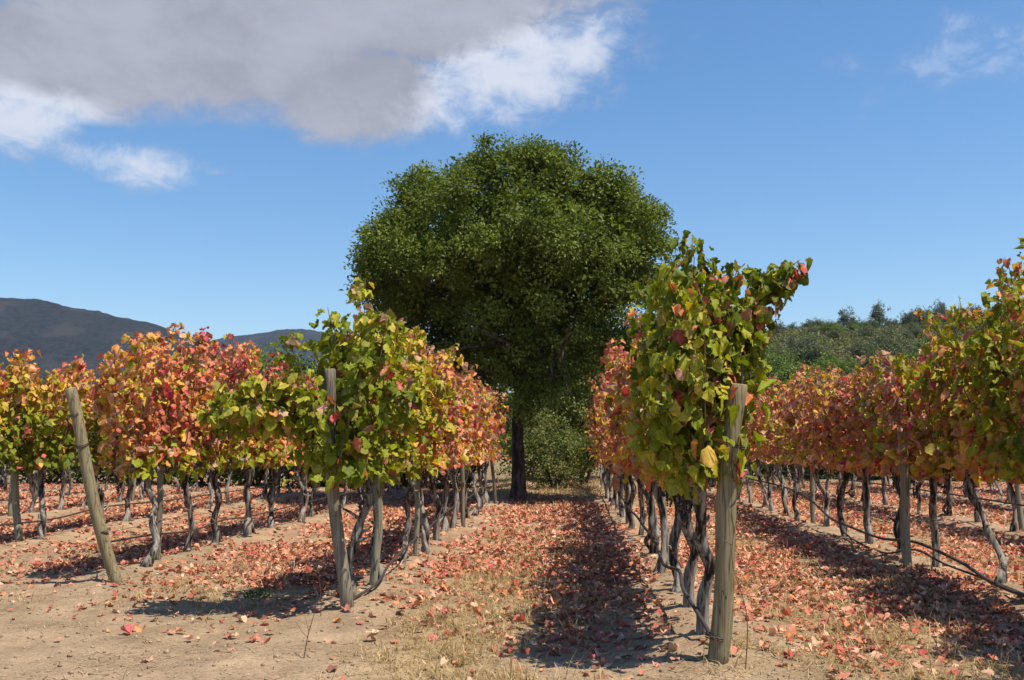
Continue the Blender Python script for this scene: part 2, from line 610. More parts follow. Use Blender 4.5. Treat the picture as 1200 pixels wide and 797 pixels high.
t.put(bp.inputs['Height'], t.math('ADD', n2, t.math('MULTIPLY', n3, 0.4)))
t.put(pb.inputs['Normal'], bp.outputs[0])
t.put(out.inputs['Surface'], pb.outputs[0])
mb = MB()
mb.add(np.stack([GX, GY, GZ], -1), GF, gcol.reshape(-1, 3))
tag(mb.build('ground', mg), kind='structure')


def gz(x, y):
    return float(ground_z(np.array([x]), np.array([y]))[0])


# ------------------------------------------------------------------ far hills
def hill_mat(name, ca, cb, cc_, scale):
    m, t = new_mat(name)
    out = t.n('ShaderNodeOutputMaterial')
    pos = t.n('ShaderNodeNewGeometry').outputs['Position']
    a = t.noise(pos, scale, 6, 0.7)
    b = t.noise(pos, scale * 0.12, 4, 0.6)
    c = t.mix(t.smooth(a, 0.38, 0.62), c4(*ca), c4(*cb))
    c = t.mix(t.smooth(b, 0.5, 0.62, 0, 0.8), c, c4(*cc_))
    pb = t.n('ShaderNodeBsdfPrincipled')
    t.put(pb.inputs['Base Color'], c)
    pb.inputs['Roughness'].default_value = 1.0
    pb.inputs['Specular IOR Level'].default_value = 0.0
    bp = t.n('ShaderNodeBump')
    bp.inputs['Strength'].default_value = 1.0
    bp.inputs['Distance'].default_value = 0.6 / scale
    t.put(bp.inputs['Height'], a)
    t.put(pb.inputs['Normal'], bp.outputs[0])
    t.put(out.inputs['Surface'], pb.outputs[0])
    return m


def ridge(name, Y, profile, depth, mat, rough, seed, nx=500, nd=60):
    """a mountain ridge: skyline given as photo points, built at distance Y with a front and a back slope"""
    pts = np.array([at(px, py, Y) for px, py in profile])
    x = np.linspace(pts[0, 0], pts[-1, 0], nx)
    zz = np.interp(x, pts[:, 0], pts[:, 1])
    k = np.ones(31) / 31
    zz = np.convolve(np.pad(zz, 15, 'edge'), k, 'valid')
    s = np.linspace(-1, 1, nd)
    X, S = np.meshgrid(x, s)
    prof = np.cos(S * PI / 2) ** 0.85
    Yy = Y + S * depth
    Z = zz[None] * prof
    Z = Z + rough * fbm(np.stack([X, Yy, X * 0], -1) / (rough * 9), seed, 5, 0.62) * np.clip(Z / 30, 0, 1)
    Z = Z + rough * 0.22 * np.abs(fbm(np.stack([X, Yy, X * 0], -1) / 9.0, seed + 9, 2)) * np.clip(Z / 30, 0, 1) - 3
    i = np.arange(nd - 1)[:, None] * nx
    j = np.arange(nx - 1)[None]
    F = np.stack([i + j, i + j + 1, i + j + 1 + nx, i + j + nx], -1).reshape(-1, 4)
    mb = MB()
    mb.add(np.stack([X, Yy, Z], -1), F)
    return tag(mb.build(name, mat), kind='structure')


M_MTN = hill_mat('mountain_forest', (0.005, 0.006, 0.008), (0.026, 0.023, 0.021), (0.042, 0.033, 0.028), 0.11)
ridge('mountain', 1500, [(-420, 470), (-300, 400), (-150, 365), (0, 350), (45, 349), (100, 360), (150, 372), (200, 386), (270, 408), (340, 440), (420, 500), (440, 515)], 420, M_MTN, 9.0, 3)
ridge('mountain', 2300, [(60, 512), (120, 470), (200, 420), (262, 399), (300, 391), (350, 386), (420, 392), (500, 420), (600, 470), (700, 510)], 500, M_MTN, 9.0, 8)

# wooded hill behind the vines on the other side
HX = np.linspace(-25, 190, 130)
HY = np.linspace(70, 330, 100)


def hill_z(x, y):
    p = p2(np.asarray(x, float), np.asarray(y, float))
    return (19.2 * sstep(x, -28, 38) * sstep(y, 72, 165) + 2.6 * sstep(x, 48, 78)) * (1 + 0.10 * fbm(p / 28.0, 4, 3)) - 0.6 - 12 * sstep(y, 200, 330)


A, B = np.meshgrid(HX, HY)
mb = MB()
i = np.arange(len(HY) - 1)[:, None] * len(HX)
j = np.arange(len(HX) - 1)[None]
mb.add(np.stack([A, B, hill_z(A, B)], -1), np.stack([i + j, i + j + 1, i + j + 1 + len(HX), i + j + len(HX)], -1).reshape(-1, 4))
tag(mb.build('hill', hill_mat('hill_scrub', (0.060, 0.062, 0.028), (0.13, 0.105, 0.06), (0.075, 0.075, 0.035), 0.7)), kind='structure')


# ------------------------------------------------------------------ crowns
def diamond_leaves(mb, P, N, T, L, W, rng, col, mat=0):
    n = len(P)
    T = unit(T)
    N = unit(N - T * np.sum(N * T, -1, keepdims=True))
    X = np.cross(T, N)
    L, W = L[:, None], W[:, None]
    up = N * (W * rng.uniform(0.05, 0.5, (n, 1)))
    V = np.stack([P, P + T * L * 0.5 + X * W * 0.5 + up, P + T * L, P + T * L * 0.5 - X * W * 0.5 + up], 1)
    b = np.arange(n)[:, None] * 4
    F = np.concatenate([b + np.array([[0, 1, 2]]), b + np.array([[0, 2, 3]])])
    C = np.repeat(np.clip(col, 0.004, 0.9)[:, None], 4, 1)
    mb.add(V.reshape(-1, 3), F, C.reshape(-1, 3), mat)


def crown(mb, rng, centre, radii, n_cl, per, cl_r, leaf, cols, shell=0.55, power=2.0, lump=0.18, seed=1, zcut=None, upw=0.5):
    """leaf clumps through a lumpy ellipsoid; more of them towards the outside"""
    centre, radii = np.array(centre, float), np.array(radii, float)
    d = rand_dir(rng, n_cl)
    if power != 2.0:
        d = d / (np.sum(np.abs(d) ** power, -1, keepdims=True) ** (1 / power))
    r = rng.uniform(shell ** 2, 1, n_cl) ** 0.5
    r = np.where(rng.random(n_cl) < 0.12, rng.uniform(0.15, 0.6, n_cl), r)
    r = r * (1 + lump * fbm(d * 2.3 + 11.0, seed, 3) * 1.8)
    c = centre + d * radii * r[:, None]
    keep = np.ones(n_cl, bool) if zcut is None else c[:, 2] > zcut + 0.25 * rng.normal(0, 1, n_cl)
    c, d = c[keep], d[keep]
    m = len(c)
    tone = rng.uniform(0.75, 1.25, (m, 1)) * (1 + 0.25 * fbm(c * 0.9, seed + 3, 2)[:, None])
    hue = rng.random(m)
    idx = np.repeat(np.arange(m), per)
    n = len(idx)
    off = rand_dir(rng, n) * (rng.random((n, 1)) ** 0.72) * cl_r * np.array([1, 1, 0.75]) * rng.uniform(0.6, 1.35, (m, 1))[idx]
    P = c[idx] + off
    N = unit(d[idx] * 0.45 + np.array([0, 0, upw * 0.6]) + sun_dir * 0.5 + unit(off) * 0.45 + rng.normal(0, 0.5, (n, 3)))
    T = unit(unit(off) + rng.normal(0, 0.6, (n, 3)) + np.array([0, 0, -0.15]))
    cols = np.array(cols)
    k = np.clip((hue[idx] * 0.55 + rng.random(n) * 0.45) * len(cols), 0, len(cols) - 1).astype(int)
    C = cols[k] * tone[idx] * rng.uniform(0.75, 1.3, (n, 1))
    diamond_leaves(mb, P, N, T, leaf * rng.uniform(0.65, 1.35, n), leaf * 0.62 * rng.uniform(0.7, 1.3, n), rng, C)
    return c


OAKC = [(0.090, 0.128, 0.018), (0.118, 0.162, 0.024), (0.150, 0.200, 0.034), (0.200, 0.252, 0.052)]

# the big oak
rng = np.random.default_rng(20)
OY = 19.8
ox, oz = at(607, 587, OY)
oak = thing('oak_tree', 'big round-crowned dark green tree standing at the end of the grassy aisle', 'tree', (ox, OY, gz(ox, OY)))
cx, cz = at(600, 308, OY)
cx2, topz = at(600, 190, OY)
CH = topz - cz
cxl = cx - ox
mb = MB()
tr_pts = [(0, 0, -0.15), (0.02, 0, 0.5), (0.0, 0.02, 1.4), (0.05, 0.0, 2.3), (0.02, 0.05, 3.2), (-0.08, 0.02, 4.2), (-0.10, 0, 5.4)]
pp = spline(tr_pts, 30)
rr = np.interp(pp[:, 2], [-0.15, 0.0, 0.25, 0.8, 2.2, 3.2, 5.4], [0.24, 0.19, 0.140, 0.118, 0.110, 0.10, 0.03])
tube(mb, pp, rr, 16, bump=0.35, seed=4, bfreq=3.0)
for k in range(26):
    z0 = rng.uniform(1.9, 4.6)
    a = k * 2.4 + rng.uniform(-0.4, 0.4)
    ln = rng.uniform(1.5, 2.9)
    up = rng.uniform(0.1, 1.5)
    base = np.array([np.interp(z0, pp[:, 2], pp[:, 0]), np.interp(z0, pp[:, 2], pp[:, 1]), z0])
    e = base + np.array([math.cos(a) * ln, math.sin(a) * ln, up])
    mid = (base + e) / 2 + rng.normal(0, 0.18, 3) + np.array([0, 0, 0.2])
    q = spline([base, mid, e], 12)
    tube(mb, q, np.linspace(0.075, 0.012, 12), 7, bump=0.3, seed=k)
    for _ in range(3):
        s = rng.integers(4, 10)
        e2 = q[s] + rng.normal(0, 0.5, 3) + np.array([0, 0, 0.25])
        tube(mb, spline([q[s], (q[s] + e2) / 2 + rng.normal(0, 0.08, 3), e2], 6), np.linspace(0.03, 0.006, 6), 5)
mb.build('trunk', M_OAKBARK, oak)
mb = MB()
lz = cz - gz(ox, OY)
crown(mb, rng, (cxl, 0, lz), (2.82, 2.7, CH * 0.92), 560, 138, 0.34, 0.068, OAKC, 0.72, 2.7, 0.085, 25)
crown(mb, rng, (cxl, 0, lz), (2.68, 2.5, CH * 0.88), 620, 40, 0.40, 0.12, OAKC[:3], 0.3, 2.2, 0.10, 6)
crown(mb, rng, (cxl - 2.25, -0.3, lz - 0.2), (0.85, 1.2, 1.35), 110, 95, 0.28, 0.070, OAKC, 0.6, 2.0, 0.15, 7)
crown(mb, rng, (cxl + 2.2, -0.3, lz + 0.45), (0.95, 1.2, 1.2), 110, 95, 0.28, 0.070, OAKC, 0.6, 2.0, 0.15, 8)
crown(mb, rng, (cxl + 0.4, -0.9, lz - 1.95), (1.3, 1.0, 0.7), 85, 70, 0.26, 0.070, OAKC, 0.5, 2.0, 0.2, 9)
crown(mb, rng, (cxl - 1.7, -0.2, lz - 1.75), (1.2, 1.2, 0.7), 75, 70, 0.26, 0.070, OAKC, 0.5, 2.0, 0.2, 10)
crown(mb, rng, (cxl + 2.0, 0.0, lz - 1.7), (1.0, 1.1, 0.65), 60, 70, 0.25, 0.070, OAKC, 0.5, 2.0, 0.2, 11)
crown(mb, rng, (cxl + 0.6, -0.8, lz - 2.5), (1.1, 0.8, 0.7), 62, 90, 0.26, 0.068, OAKC, 0.3, 2.0, 0.3, 31)
crown(mb, rng, (cxl - 2.1, -0.2, lz - 1.75), (0.8, 0.9, 0.75), 60, 90, 0.27, 0.068, OAKC, 0.3, 2.0, 0.3, 32)
crown(mb, rng, (cxl - 1.0, 0.4, lz - 2.3), (1.0, 0.9, 0.5), 50, 90, 0.27, 0.068, OAKC, 0.3, 2.0, 0.3, 33)
crown(mb, rng, (cxl + 2.25, 0.0, lz - 1.9), (0.7, 0.9, 0.6), 45, 90, 0.27, 0.068, OAKC, 0.3, 2.0, 0.3, 34)
for k in range(34):                                      # boughs that stand out of the dome
    a, e = k * 2.399, math.asin(rng.uniform(-0.35, 0.97))
    dv = np.array([math.cos(a) * math.cos(e), math.sin(a) * math.cos(e), math.sin(e)])
    q = np.array([cxl, 0, lz]) + dv * np.array([2.75, 2.6, CH * 0.90])
    r0 = rng.uniform(0.40, 0.78)
    q = q * 1.0 + dv * rng.uniform(-0.05, 0.16)
    crown(mb, rng, q, (r0, r0, r0 * 0.8), 18, 110, 0.24, 0.068, OAKC, 0.3, 2.0, 0.2, 40 + k)
mb.build('crown', M_OAK, oak)

# shrubs and trees beyond the rows
OLIVE = [(0.090, 0.115, 0.030), (0.125, 0.155, 0.040), (0.165, 0.195, 0.055), (0.21, 0.21, 0.075)]
BRIGHT = [(0.070, 0.115, 0.020), (0.105, 0.165, 0.030), (0.14, 0.21, 0.040)]
DARK = [(0.036, 0.050, 0.020), (0.050, 0.066, 0.026), (0.068, 0.086, 0.034)]
GREYG = [(0.100, 0.120, 0.068), (0.135, 0.155, 0.090), (0.165, 0.185, 0.115)]
BROWN = [(0.125, 0.105, 0.060), (0.155, 0.128, 0.078), (0.115, 0.115, 0.052)]


def plant(name, label, cat, x, y, rad, cols, seed, group=None, n_cl=130, per=46, leaf=0.09, cl_r=0.34, stem_h=0.5, z0=None, stem_r=0.05, lump=0.25):
    rng = np.random.default_rng(seed)
    zb = gz(x, y) if z0 is None else z0
    o = thing(name, label, cat, (x, y, zb), 0, group)
    mb = MB()
    ns = 1 if name.endswith('tree') else 5
    for k in range(ns):
        a = rng.uniform(0, 2 * PI)
        sp = 0.0 if ns == 1 else 0.6
        e = np.array([math.cos(a) * rad[0] * sp, math.sin(a) * rad[1] * sp, stem_h + rad[2] * 1.2])
        tube(mb, spline([(0, 0, -0.1), e * 0.5 + rng.normal(0, 0.08, 3), e], 8), np.linspace(stem_r, stem_r * 0.3, 8), 6, bump=0.3, seed=k)
    mb.build('trunk' if ns == 1 else 'stem', M_OAKBARK, o)
    mb = MB()
    crown(mb, rng, (0, 0, stem_h + rad[2] * 0.95), rad, n_cl, per, cl_r, leaf, cols, 0.4, 2.0, lump, seed)
    mb.build('crown' if ns == 1 else 'foliage', M_BUSH, o)
    return o


def at_x(px, Y):
    return at(px, 520, Y)[0]


plant('shrub', 'rounded olive green shrub low beside the big trunk at the aisle end', 'shrub', at_x(648, 25), 25.0, (1.05, 0.9, 0.95), OLIVE[1:] + BRIGHT[1:], 41, leaf=0.07, n_cl=150, cl_r=0.24, stem_h=0.0, lump=0.55)
plant('leafy_tree', 'tall olive tree mass filling the gap right behind the big trunk', 'tree', at_x(655, 29), 29.5, (2.3, 1.5, 2.8), OAKC[1:] + OLIVE[1:3], 42, n_cl=640, leaf=0.10, stem_h=0.8, lump=0.45)
plant('leafy_tree', 'dark bushy tree half hidden under the crown, above the orange row end', 'tree', at_x(715, 31), 31.5, (2.0, 1.5, 2.1), OAKC[:3], 43, n_cl=380, leaf=0.11, stem_h=0.7, lump=0.45)
plant('shrub', 'dark green shrub in the shade left of the big trunk', 'shrub', at_x(545, 26), 26.0, (2.0, 1.2, 1.9), OAKC[:3], 44, n_cl=420, leaf=0.10, stem_h=0.2, lump=0.4)
plant('shrub', 'bright green leafy shrub at the far end of the row with the thick post', 'shrub', at_x(684, 28.0), 27.6, (0.55, 0.5, 0.55), BRIGHT, 45, n_cl=70, leaf=0.085, cl_r=0.22, stem_h=0.35)
plant('leafy_tree', 'green tree top between orange vines and green ones, under the blue mountain', 'tree', at_x(338, 40), 40.0, (2.6, 2.2, 2.0), BRIGHT, 46, n_cl=260, leaf=0.16, cl_r=0.5, stem_h=1.2, stem_r=0.12)
for k, (px, Y, rx, rzz) in enumerate([(300, 27, 1.2, 0.7), (235, 28, 1.5, 0.6), (365, 26.5, 1.1, 0.7), (420, 27, 1.4, 0.8), (480, 26, 1.3, 0.9), (150, 29, 1.7, 0.6), (60, 29, 1.6, 0.65)]):
    plant('shrub', 'low green shrub glimpsed between vine trunks behind the ends of the orange rows', 'shrub', at_x(px, Y - 1.5), Y - 1.5, (rx * 1.45, 0.9, rzz * 1.25), BRIGHT if k % 2 else OLIVE, 60 + k, 'low shrubs behind the rows', n_cl=150, leaf=0.11, cl_r=0.30, stem_h=0.0)

for k, px in enumerate((770, 830, 885, 945, 1010, 1080, 1150, 1210)):
    plant('shrub', 'low green shrub glimpsed between vine trunks beyond the black hose rows, under the hill', 'shrub', at_x(px, 31.5), 31.5 + 0.7 * (k % 3), (1.9, 0.9, 0.7), OLIVE[:3] if k % 2 else OAKC[1:], 80 + k, 'low shrubs beyond the hose rows', n_cl=150, leaf=0.11, cl_r=0.30, stem_h=0.0, lump=0.45)

# ---- trees on the wooded hill: a few kinds, copied
def hill_tree_kind(seed, rad, cols, stem_h, n_cl, leaf, cl_r, sparse=False):
    rng = np.random.default_rng(seed)
    mb = MB()
    tube(mb, spline([(0, 0, -0.5), (0.1, 0, stem_h), (-0.1, 0.1, stem_h + rad[2] * 1.5)], 8), np.linspace(0.22, 0.05, 8), 6)
    for k in range(5):
        a = rng.uniform(0, 6.28)
        z = stem_h + rad[2] * rng.uniform(0.2, 0.9)
        tube(mb, spline([(0, 0, z), (math.cos(a) * rad[0] * 0.4, math.sin(a) * rad[1] * 0.4, z + 0.4), (math.cos(a) * rad[0] * 0.8, math.sin(a) * rad[1] * 0.8, z + 0.9)], 6), np.linspace(0.08, 0.02, 6), 5)
    tm = mb.mesh('trunk', M_OAKBARK)
    mb = MB()
    crown(mb, rng, (0, 0, stem_h + rad[2]), rad, n_cl, 26, cl_r, leaf, cols, 0.35, 2.0, 0.4, seed)
    return tm, mb.mesh('crown', M_BUSH)


KINDS = {
    'feathery': hill_tree_kind(1, (1.9, 1.9, 2.6), GREYG, 0.9, 95, 0.30, 0.60),
    'round': hill_tree_kind(2, (2.6, 2.4, 1.9), DARK + OAKC[:2], 0.5, 120, 0.30, 0.65),
    'olive': hill_tree_kind(3, (2.4, 2.4, 2.1), OLIVE[:2] + GREYG, 0.7, 120, 0.30, 0.65),
    'green': hill_tree_kind(4, (2.5, 2.4, 2.0), BRIGHT + OAKC[2:], 0.5, 120, 0.28, 0.60),
}


def hill_tree(kind, x, y, s, rz, label, group=None, z=None):
    o = thing('hill_tree', label, 'tree', (x, y, float(hill_z(np.array([x]), np.array([y]))[0]) if z is None else z), rz, group)
    o.scale = (s, s, s)
    for nm, me in zip(('trunk', 'crown'), KINDS[kind]):
        c = bpy.data.objects.new(nm, me)
        COL.objects.link(c)
        c.parent = o
    return o


rng = np.random.default_rng(8)
for px, kind, s, lab in [(1036, 'feathery', 0.8, 'tallest feathery grey-green tree on the wooded ridge, against blue sky'),
                         (998, 'feathery', 0.72, 'small pointed grey-green tree on the ridge, next before the tallest one'),
                         (1012, 'olive', 0.55, 'rounded olive tree on the ridge touching the tallest feathery tree'),
                         (950, 'round', 0.62, 'very dark flat round tree on the ridge, next to the drooping green shoot'),
                         (932, 'round', 0.5, 'low dark tree at the foot of the ridge line, half behind the green vine shoot'),
                         (1053, 'round', 0.45, 'small dark dome tree in the dip after the tallest ridge tree'),
                         (1083, 'olive', 0.72, 'broad grey-olive tree on the ridge above the lone orange leaf'),
                         (1108, 'feathery', 0.7, 'last feathery ridge tree before the green and orange vine'),
                         (970, 'olive', 0.5, 'tiny bushy tree on the ridge between dark dome and pointed tree')]:
    Y = 166 + rng.uniform(-3, 3)
    hill_tree(kind, at_x(px, Y), Y, s, rng.uniform(0, 6), lab)
lab_green = 'mid green round tree in the leafy belt at the foot of the wooded hill'
for k in range(26):
    Y = rng.uniform(100, 122)
    px = rng.uniform(840, 1130)
    hill_tree('green' if rng.random() < 0.75 else 'olive', at_x(px, Y), Y, rng.uniform(0.75, 1.15), rng.uniform(0, 6), lab_green, 'green trees at the foot of the hill')
lab_slope = 'small grey-green or olive tree standing on the scrubby middle slope of the wooded hill'
for k in range(110):
    Y = rng.uniform(122, 168) if k < 80 else rng.uniform(163, 169)
    px = rng.uniform(860, 1230)
    hill_tree(['olive', 'green', 'feathery', 'olive'][k % 4], at_x(px, Y), Y, rng.uniform(0.28, 0.55), rng.uniform(0, 6), lab_slope, 'trees scattered on the hill slope')
mb = MB()
n = 4200
Y = rng.uniform(100, 172, n)
X = (rng.uniform(800, 1290, n) - 670) / F_PX * Y
C0 = np.array([BROWN[0], BROWN[2], BROWN[2], OLIVE[1], OLIVE[0], OLIVE[1], GREYG[1]])[rng.integers(0, 7, n)]
per = 22
idx = np.repeat(np.arange(n), per)
P = np.stack([X, Y, hill_z(X, Y)], -1)[idx] + rand_dir(rng, n * per) * np.array([1.0, 1.0, 0.65]) * rng.uniform(0.3, 1.5, (n * per, 1)) + np.array([0, 0, 0.35])
diamond_leaves(mb, P, rng.normal(0, 0.6, (n * per, 3)) + np.array([0, 0, 0.7]), rand_dir(rng, n * per), rng.uniform(0.25, 0.5, n * per), rng.uniform(0.18, 0.3, n * per), rng, 1.35 * C0[idx] * rng.uniform(0.85, 1.15, (n * per, 1)))
tag(mb.build('undergrowth', M_BUSH), 'brown and olive scrub covering the wooded hill behind the vines', 'scrub', kind='stuff')

# ------------------------------------------------------------------ vines
RAMP_M = np.array([-0.25, 0.05, 0.22, 0.38, 0.52, 0.66, 0.80, 0.95, 1.15])
RAMP_C = np.array([(0.085, 0.120, 0.008), (0.155, 0.200, 0.012), (0.265, 0.300, 0.020), (0.420, 0.390, 0.040), (0.64, 0.45, 0.080),
                   (0.70, 0.35, 0.105), (0.66, 0.235, 0.125), (0.56, 0.120, 0.115), (0.42, 0.050, 0.075)])


def ramp(m):
    return np.stack([np.interp(m, RAMP_M, RAMP_C[:, k]) for k in range(3)], -1)


def foliage_mesh(seed, base_m, kz=0.15, dry=0.15, spread=0.17, n_shoot=15, height=2.12, lod=0, accent=0.06, origin=(0, 0), extra=(), y_lo=-0.56, y_hi=0.56, skirt=110, thin=1.0, sidelean=0.0, skirt_m=None):
    """canopy of one vine: canes rising from the cordon with leaves set along them"""
    rng = np.random.default_rng(seed)
    mb = MB()
    Pl, Ol = [], []
    shoots, SHl = [], []
    for k in range(n_shoot):
        y0 = y_lo + (y_hi - y_lo) * (k + rng.uniform(0.1, 0.9)) / n_shoot
        p0 = np.array([rng.normal(0, 0.04), y0, 0.84 + rng.normal(0, 0.04)])
        H = height * rng.uniform(0.80, 1.03) - 0.84
        ex = rng.normal(0, 0.145) + sidelean
        ey = rng.normal(0, 0.14)
        if rng.random() < 0.30:                       # a cane that arches out and hangs
            sgn = rng.choice([-1, 1])
            H2 = H * rng.uniform(0.55, 0.8)
            pts = [p0, p0 + (sgn * 0.10, ey * 0.5, H2 * 0.6), p0 + (sgn * 0.19, ey, H2), p0 + (sgn * rng.uniform(0.22, 0.34), ey * 1.5, H2 * rng.uniform(0.45, 0.8))]
        else:
            pts = [p0, p0 + (ex * 0.45, ey * 0.4, H * 0.4), p0 + (ex * 0.9, ey * 0.8, H * 0.75), p0 + (ex * 1.25, ey * 1.3, H)]
        shoots.append((pts, 1.0))
    shoots += [(np.array(e, float), 1.5) for e in extra]
    for pts, dens in shoots:
        pts = np.array(pts, float)
        L = np.sum(np.linalg.norm(np.diff(pts, axis=0), axis=1))
        path = spline(pts, 14)
        path = path + rng.normal(0, 0.008, path.shape)
        tube(mb, path, np.linspace(0.0055, 0.002, 14), 5 if lod == 0 else 3, (0.2, 0.1, 0.06), 1)
        nn = int(L / (0.0136 if lod == 0 else 0.025) * thin * dens)
        tt = np.sort(rng.uniform(0.06, 1.0, nn)) * 13
        a = tt.astype(int).clip(0, 12)
        q = path[a] + (path[a + 1] - path[a]) * (tt - a)[:, None]
        th = rng.uniform(0, 2 * PI, nn)
        o = np.stack([np.cos(th) * 1.05, np.sin(th) * 0.9, rng.uniform(-0.45, 0.25, nn)], -1)
        ln = rng.uniform(0.03, 0.155, nn) * np.interp(tt / 13, [0, 0.75, 1], [1.0, 0.95, 0.45])
        SHl.append(np.full(nn, rng.normal(0, 0.11)))
        Pl.append(q + o * ln[:, None])
        Ol.append(o)
    ns = int(skirt * (1 if lod == 0 else 0.6))
    sk = np.stack([rng.normal(0, 0.16, ns), rng.uniform(y_lo, y_hi, ns), 0.80 + np.abs(rng.normal(0.05, 0.16, ns))], -1)
    nsh = sum(len(p) for p in Pl)
    Pl.append(sk)
    Ol.append(np.stack([np.sign(sk[:, 0]) * 0.8, rng.normal(0, 0.6, ns), rng.normal(0, 0.3, ns)], -1))
    SH = np.concatenate(SHl + [np.zeros(ns)])
    P, O = np.concatenate(Pl), np.concatenate(Ol)
    n = len(P)
    out_ = unit(np.stack([P[:, 0] * 2.2 + O[:, 0] * 0.5, O[:, 1] * 0.45, 0.25 + (P[:, 2] - 1.5) * 0.35], -1))
    N = unit(out_ * 0.55 + np.array([0, 0, 0.25]) + sun_dir * 0.75 + rng.normal(0, 0.62, (n, 3)))
    isdry = rng.random(n) < dry
    T = unit(np.array([0, 0, -0.55]) + O * 0.6 + rng.normal(0, 0.40, (n, 3)) - np.array([0, 0, 0.9]) * isdry[:, None])
    S = rng.uniform(0.036, 0.083, n) * (1.0 if lod == 0 else 1.06) * np.interp(P[:, 2], [0.8, 1.6, 2.15], [1.05, 1.0, 0.72])
    gp = P + np.array([origin[0], origin[1], 0])
    m = base_m + kz * (P[:, 2] - 1.4) + 0.24 * fbm(gp * 1.3, 91, 3) + rng.normal(0, spread * 0.6, n) + SH
    if skirt_m is not None:
        m[nsh:] = skirt_m + rng.normal(0, 0.14, ns)
    acc = rng.random(n) < accent
    m = np.where(acc, rng.uniform(0.55, 1.05, n), m)
    m = np.clip(m, -0.25, 1.12)
    m = np.where((m > 0.5) & (rng.random(n) < 0.08), np.minimum(m + rng.uniform(0.15, 0.45, n), 1.12), m)
    m = np.where((m > 0.5) & (rng.random(n) < 0.10), rng.uniform(0.22, 0.5, n), m)
    C = ramp(m)
    isdry = isdry & (m > 0.3)
    S = np.where(isdry, S * 0.88, S)
    dcol = np.array([(0.64, 0.36, 0.24), (0.70, 0.47, 0.29), (0.54, 0.25, 0.17), (0.42, 0.22, 0.135)])[rng.integers(0, 4, n)]
    C = np.where(isdry[:, None], dcol, C) * rng.uniform(0.80, 1.22, (n, 1))
    brown = (rng.random(n) < 0.09)[:, None]
    C = np.where(brown, C * 0.45 + np.array([0.30, 0.17, 0.09]) * 0.55, C)
    A_ = ramp(np.clip(m - rng.uniform(0.0, 0.22, n), -0.25, 1.1)) * 1.05
    A_ = np.where(isdry[:, None], C * 0.85, A_)
    leaves(mb, P, N, T, S, rng, A_, C, LEAF_HI if lod == 0 else LEAF_LO, np.where(isdry, 2.6, 1.8)[:, None])
    return mb.mesh('foliage', [M_LEAF, M_CANE])


def trunk_mesh(seed, lean=(0.0, 0.0), r0=0.040, twin=False, sides=12):
    rng = np.random.default_rng(seed)
    mb = MB()

    def stem(b, top, r):
        k = 6
        kx, ky = rng.normal(0, 0.03), rng.normal(0, 0.05)
        pts = [np.array(b)]
        for i in range(1, k):
            s = i / k
            pts.append(np.array(b) * (1 - s) + np.array(top) * s + np.array([rng.normal(0, 0.016) + kx * math.sin(s * PI * 1.3), rng.normal(0, 0.016) + ky * math.sin(s * PI * 1.3), 0]))
        pts.append(np.array(top))
        q = spline(pts, 22)
        s = np.linspace(0, 1, 22)
        rr = r * (1.25 - 0.42 * sstep(s, 0, 0.25) + 0.10 * np.sin(s * 17 + seed) + 0.35 * sstep(s, 0.78, 1.0))
        tube(mb, q, rr, sides, bump=0.55, seed=seed, bfreq=13.0, flute=0.15)
        return q
    top = (lean[0] * 0.3, lean[1] * 0.3, 0.80)
    b = (-lean[0] * 0.7, -lean[1] * 0.7, -0.06)
    q = stem(b, top, r0)
    if twin:
        s = rng.choice([-1, 1])
        stem((b[0] + 0.02, b[1] + s * 0.14, -0.06), (q[12][0], q[12][1], q[12][2]), r0 * 0.62)
    for k in range(3):                                   # old spurs and peeling stubs
        i = rng.integers(6, 20)
        e = q[i] + np.array([rng.normal(0, 0.06), rng.normal(0, 0.07), rng.uniform(0.02, 0.09)])
        tube(mb, spline([q[i], (q[i] + e) / 2 + rng.normal(0, 0.008, 3), e], 5), np.linspace(r0 * 0.45, r0 * 0.18, 5), 6, bump=0.4, seed=k)
    return mb.mesh('trunk', M_BARK), top


def cordon_mesh(seed, top):
    rng = np.random.default_rng(seed + 500)
    mb = MB()
    for s in (-1, 1):
        pts = [np.array(top) + (0, 0, -0.03), np.array([top[0] * 0.5 + rng.normal(0, 0.02), s * 0.18, 0.84 + rng.normal(0, 0.02)]), np.array([rng.normal(0, 0.02), s * 0.36, 0.84 + rng.normal(0, 0.02)]), np.array([0, s * 0.54, 0.85])]
        q = spline(pts, 14)
        tube(mb, q, np.linspace(0.034, 0.017, 14) * (1 + 0.22 * np.sin(np.arange(14) * 2.3 + seed)), 9, bump=0.4, seed=seed + s, bfreq=11)
        for i in (4, 7, 10, 12):
            e = q[i] + np.array([rng.normal(0, 0.02), rng.normal(0, 0.02), 0.07])
            tube(mb, np.array([q[i], (q[i] + e) / 2, e]), (0.014, 0.011, 0.008), 6, bump=0.3)
    return mb.mesh('cordon', M_BARK)


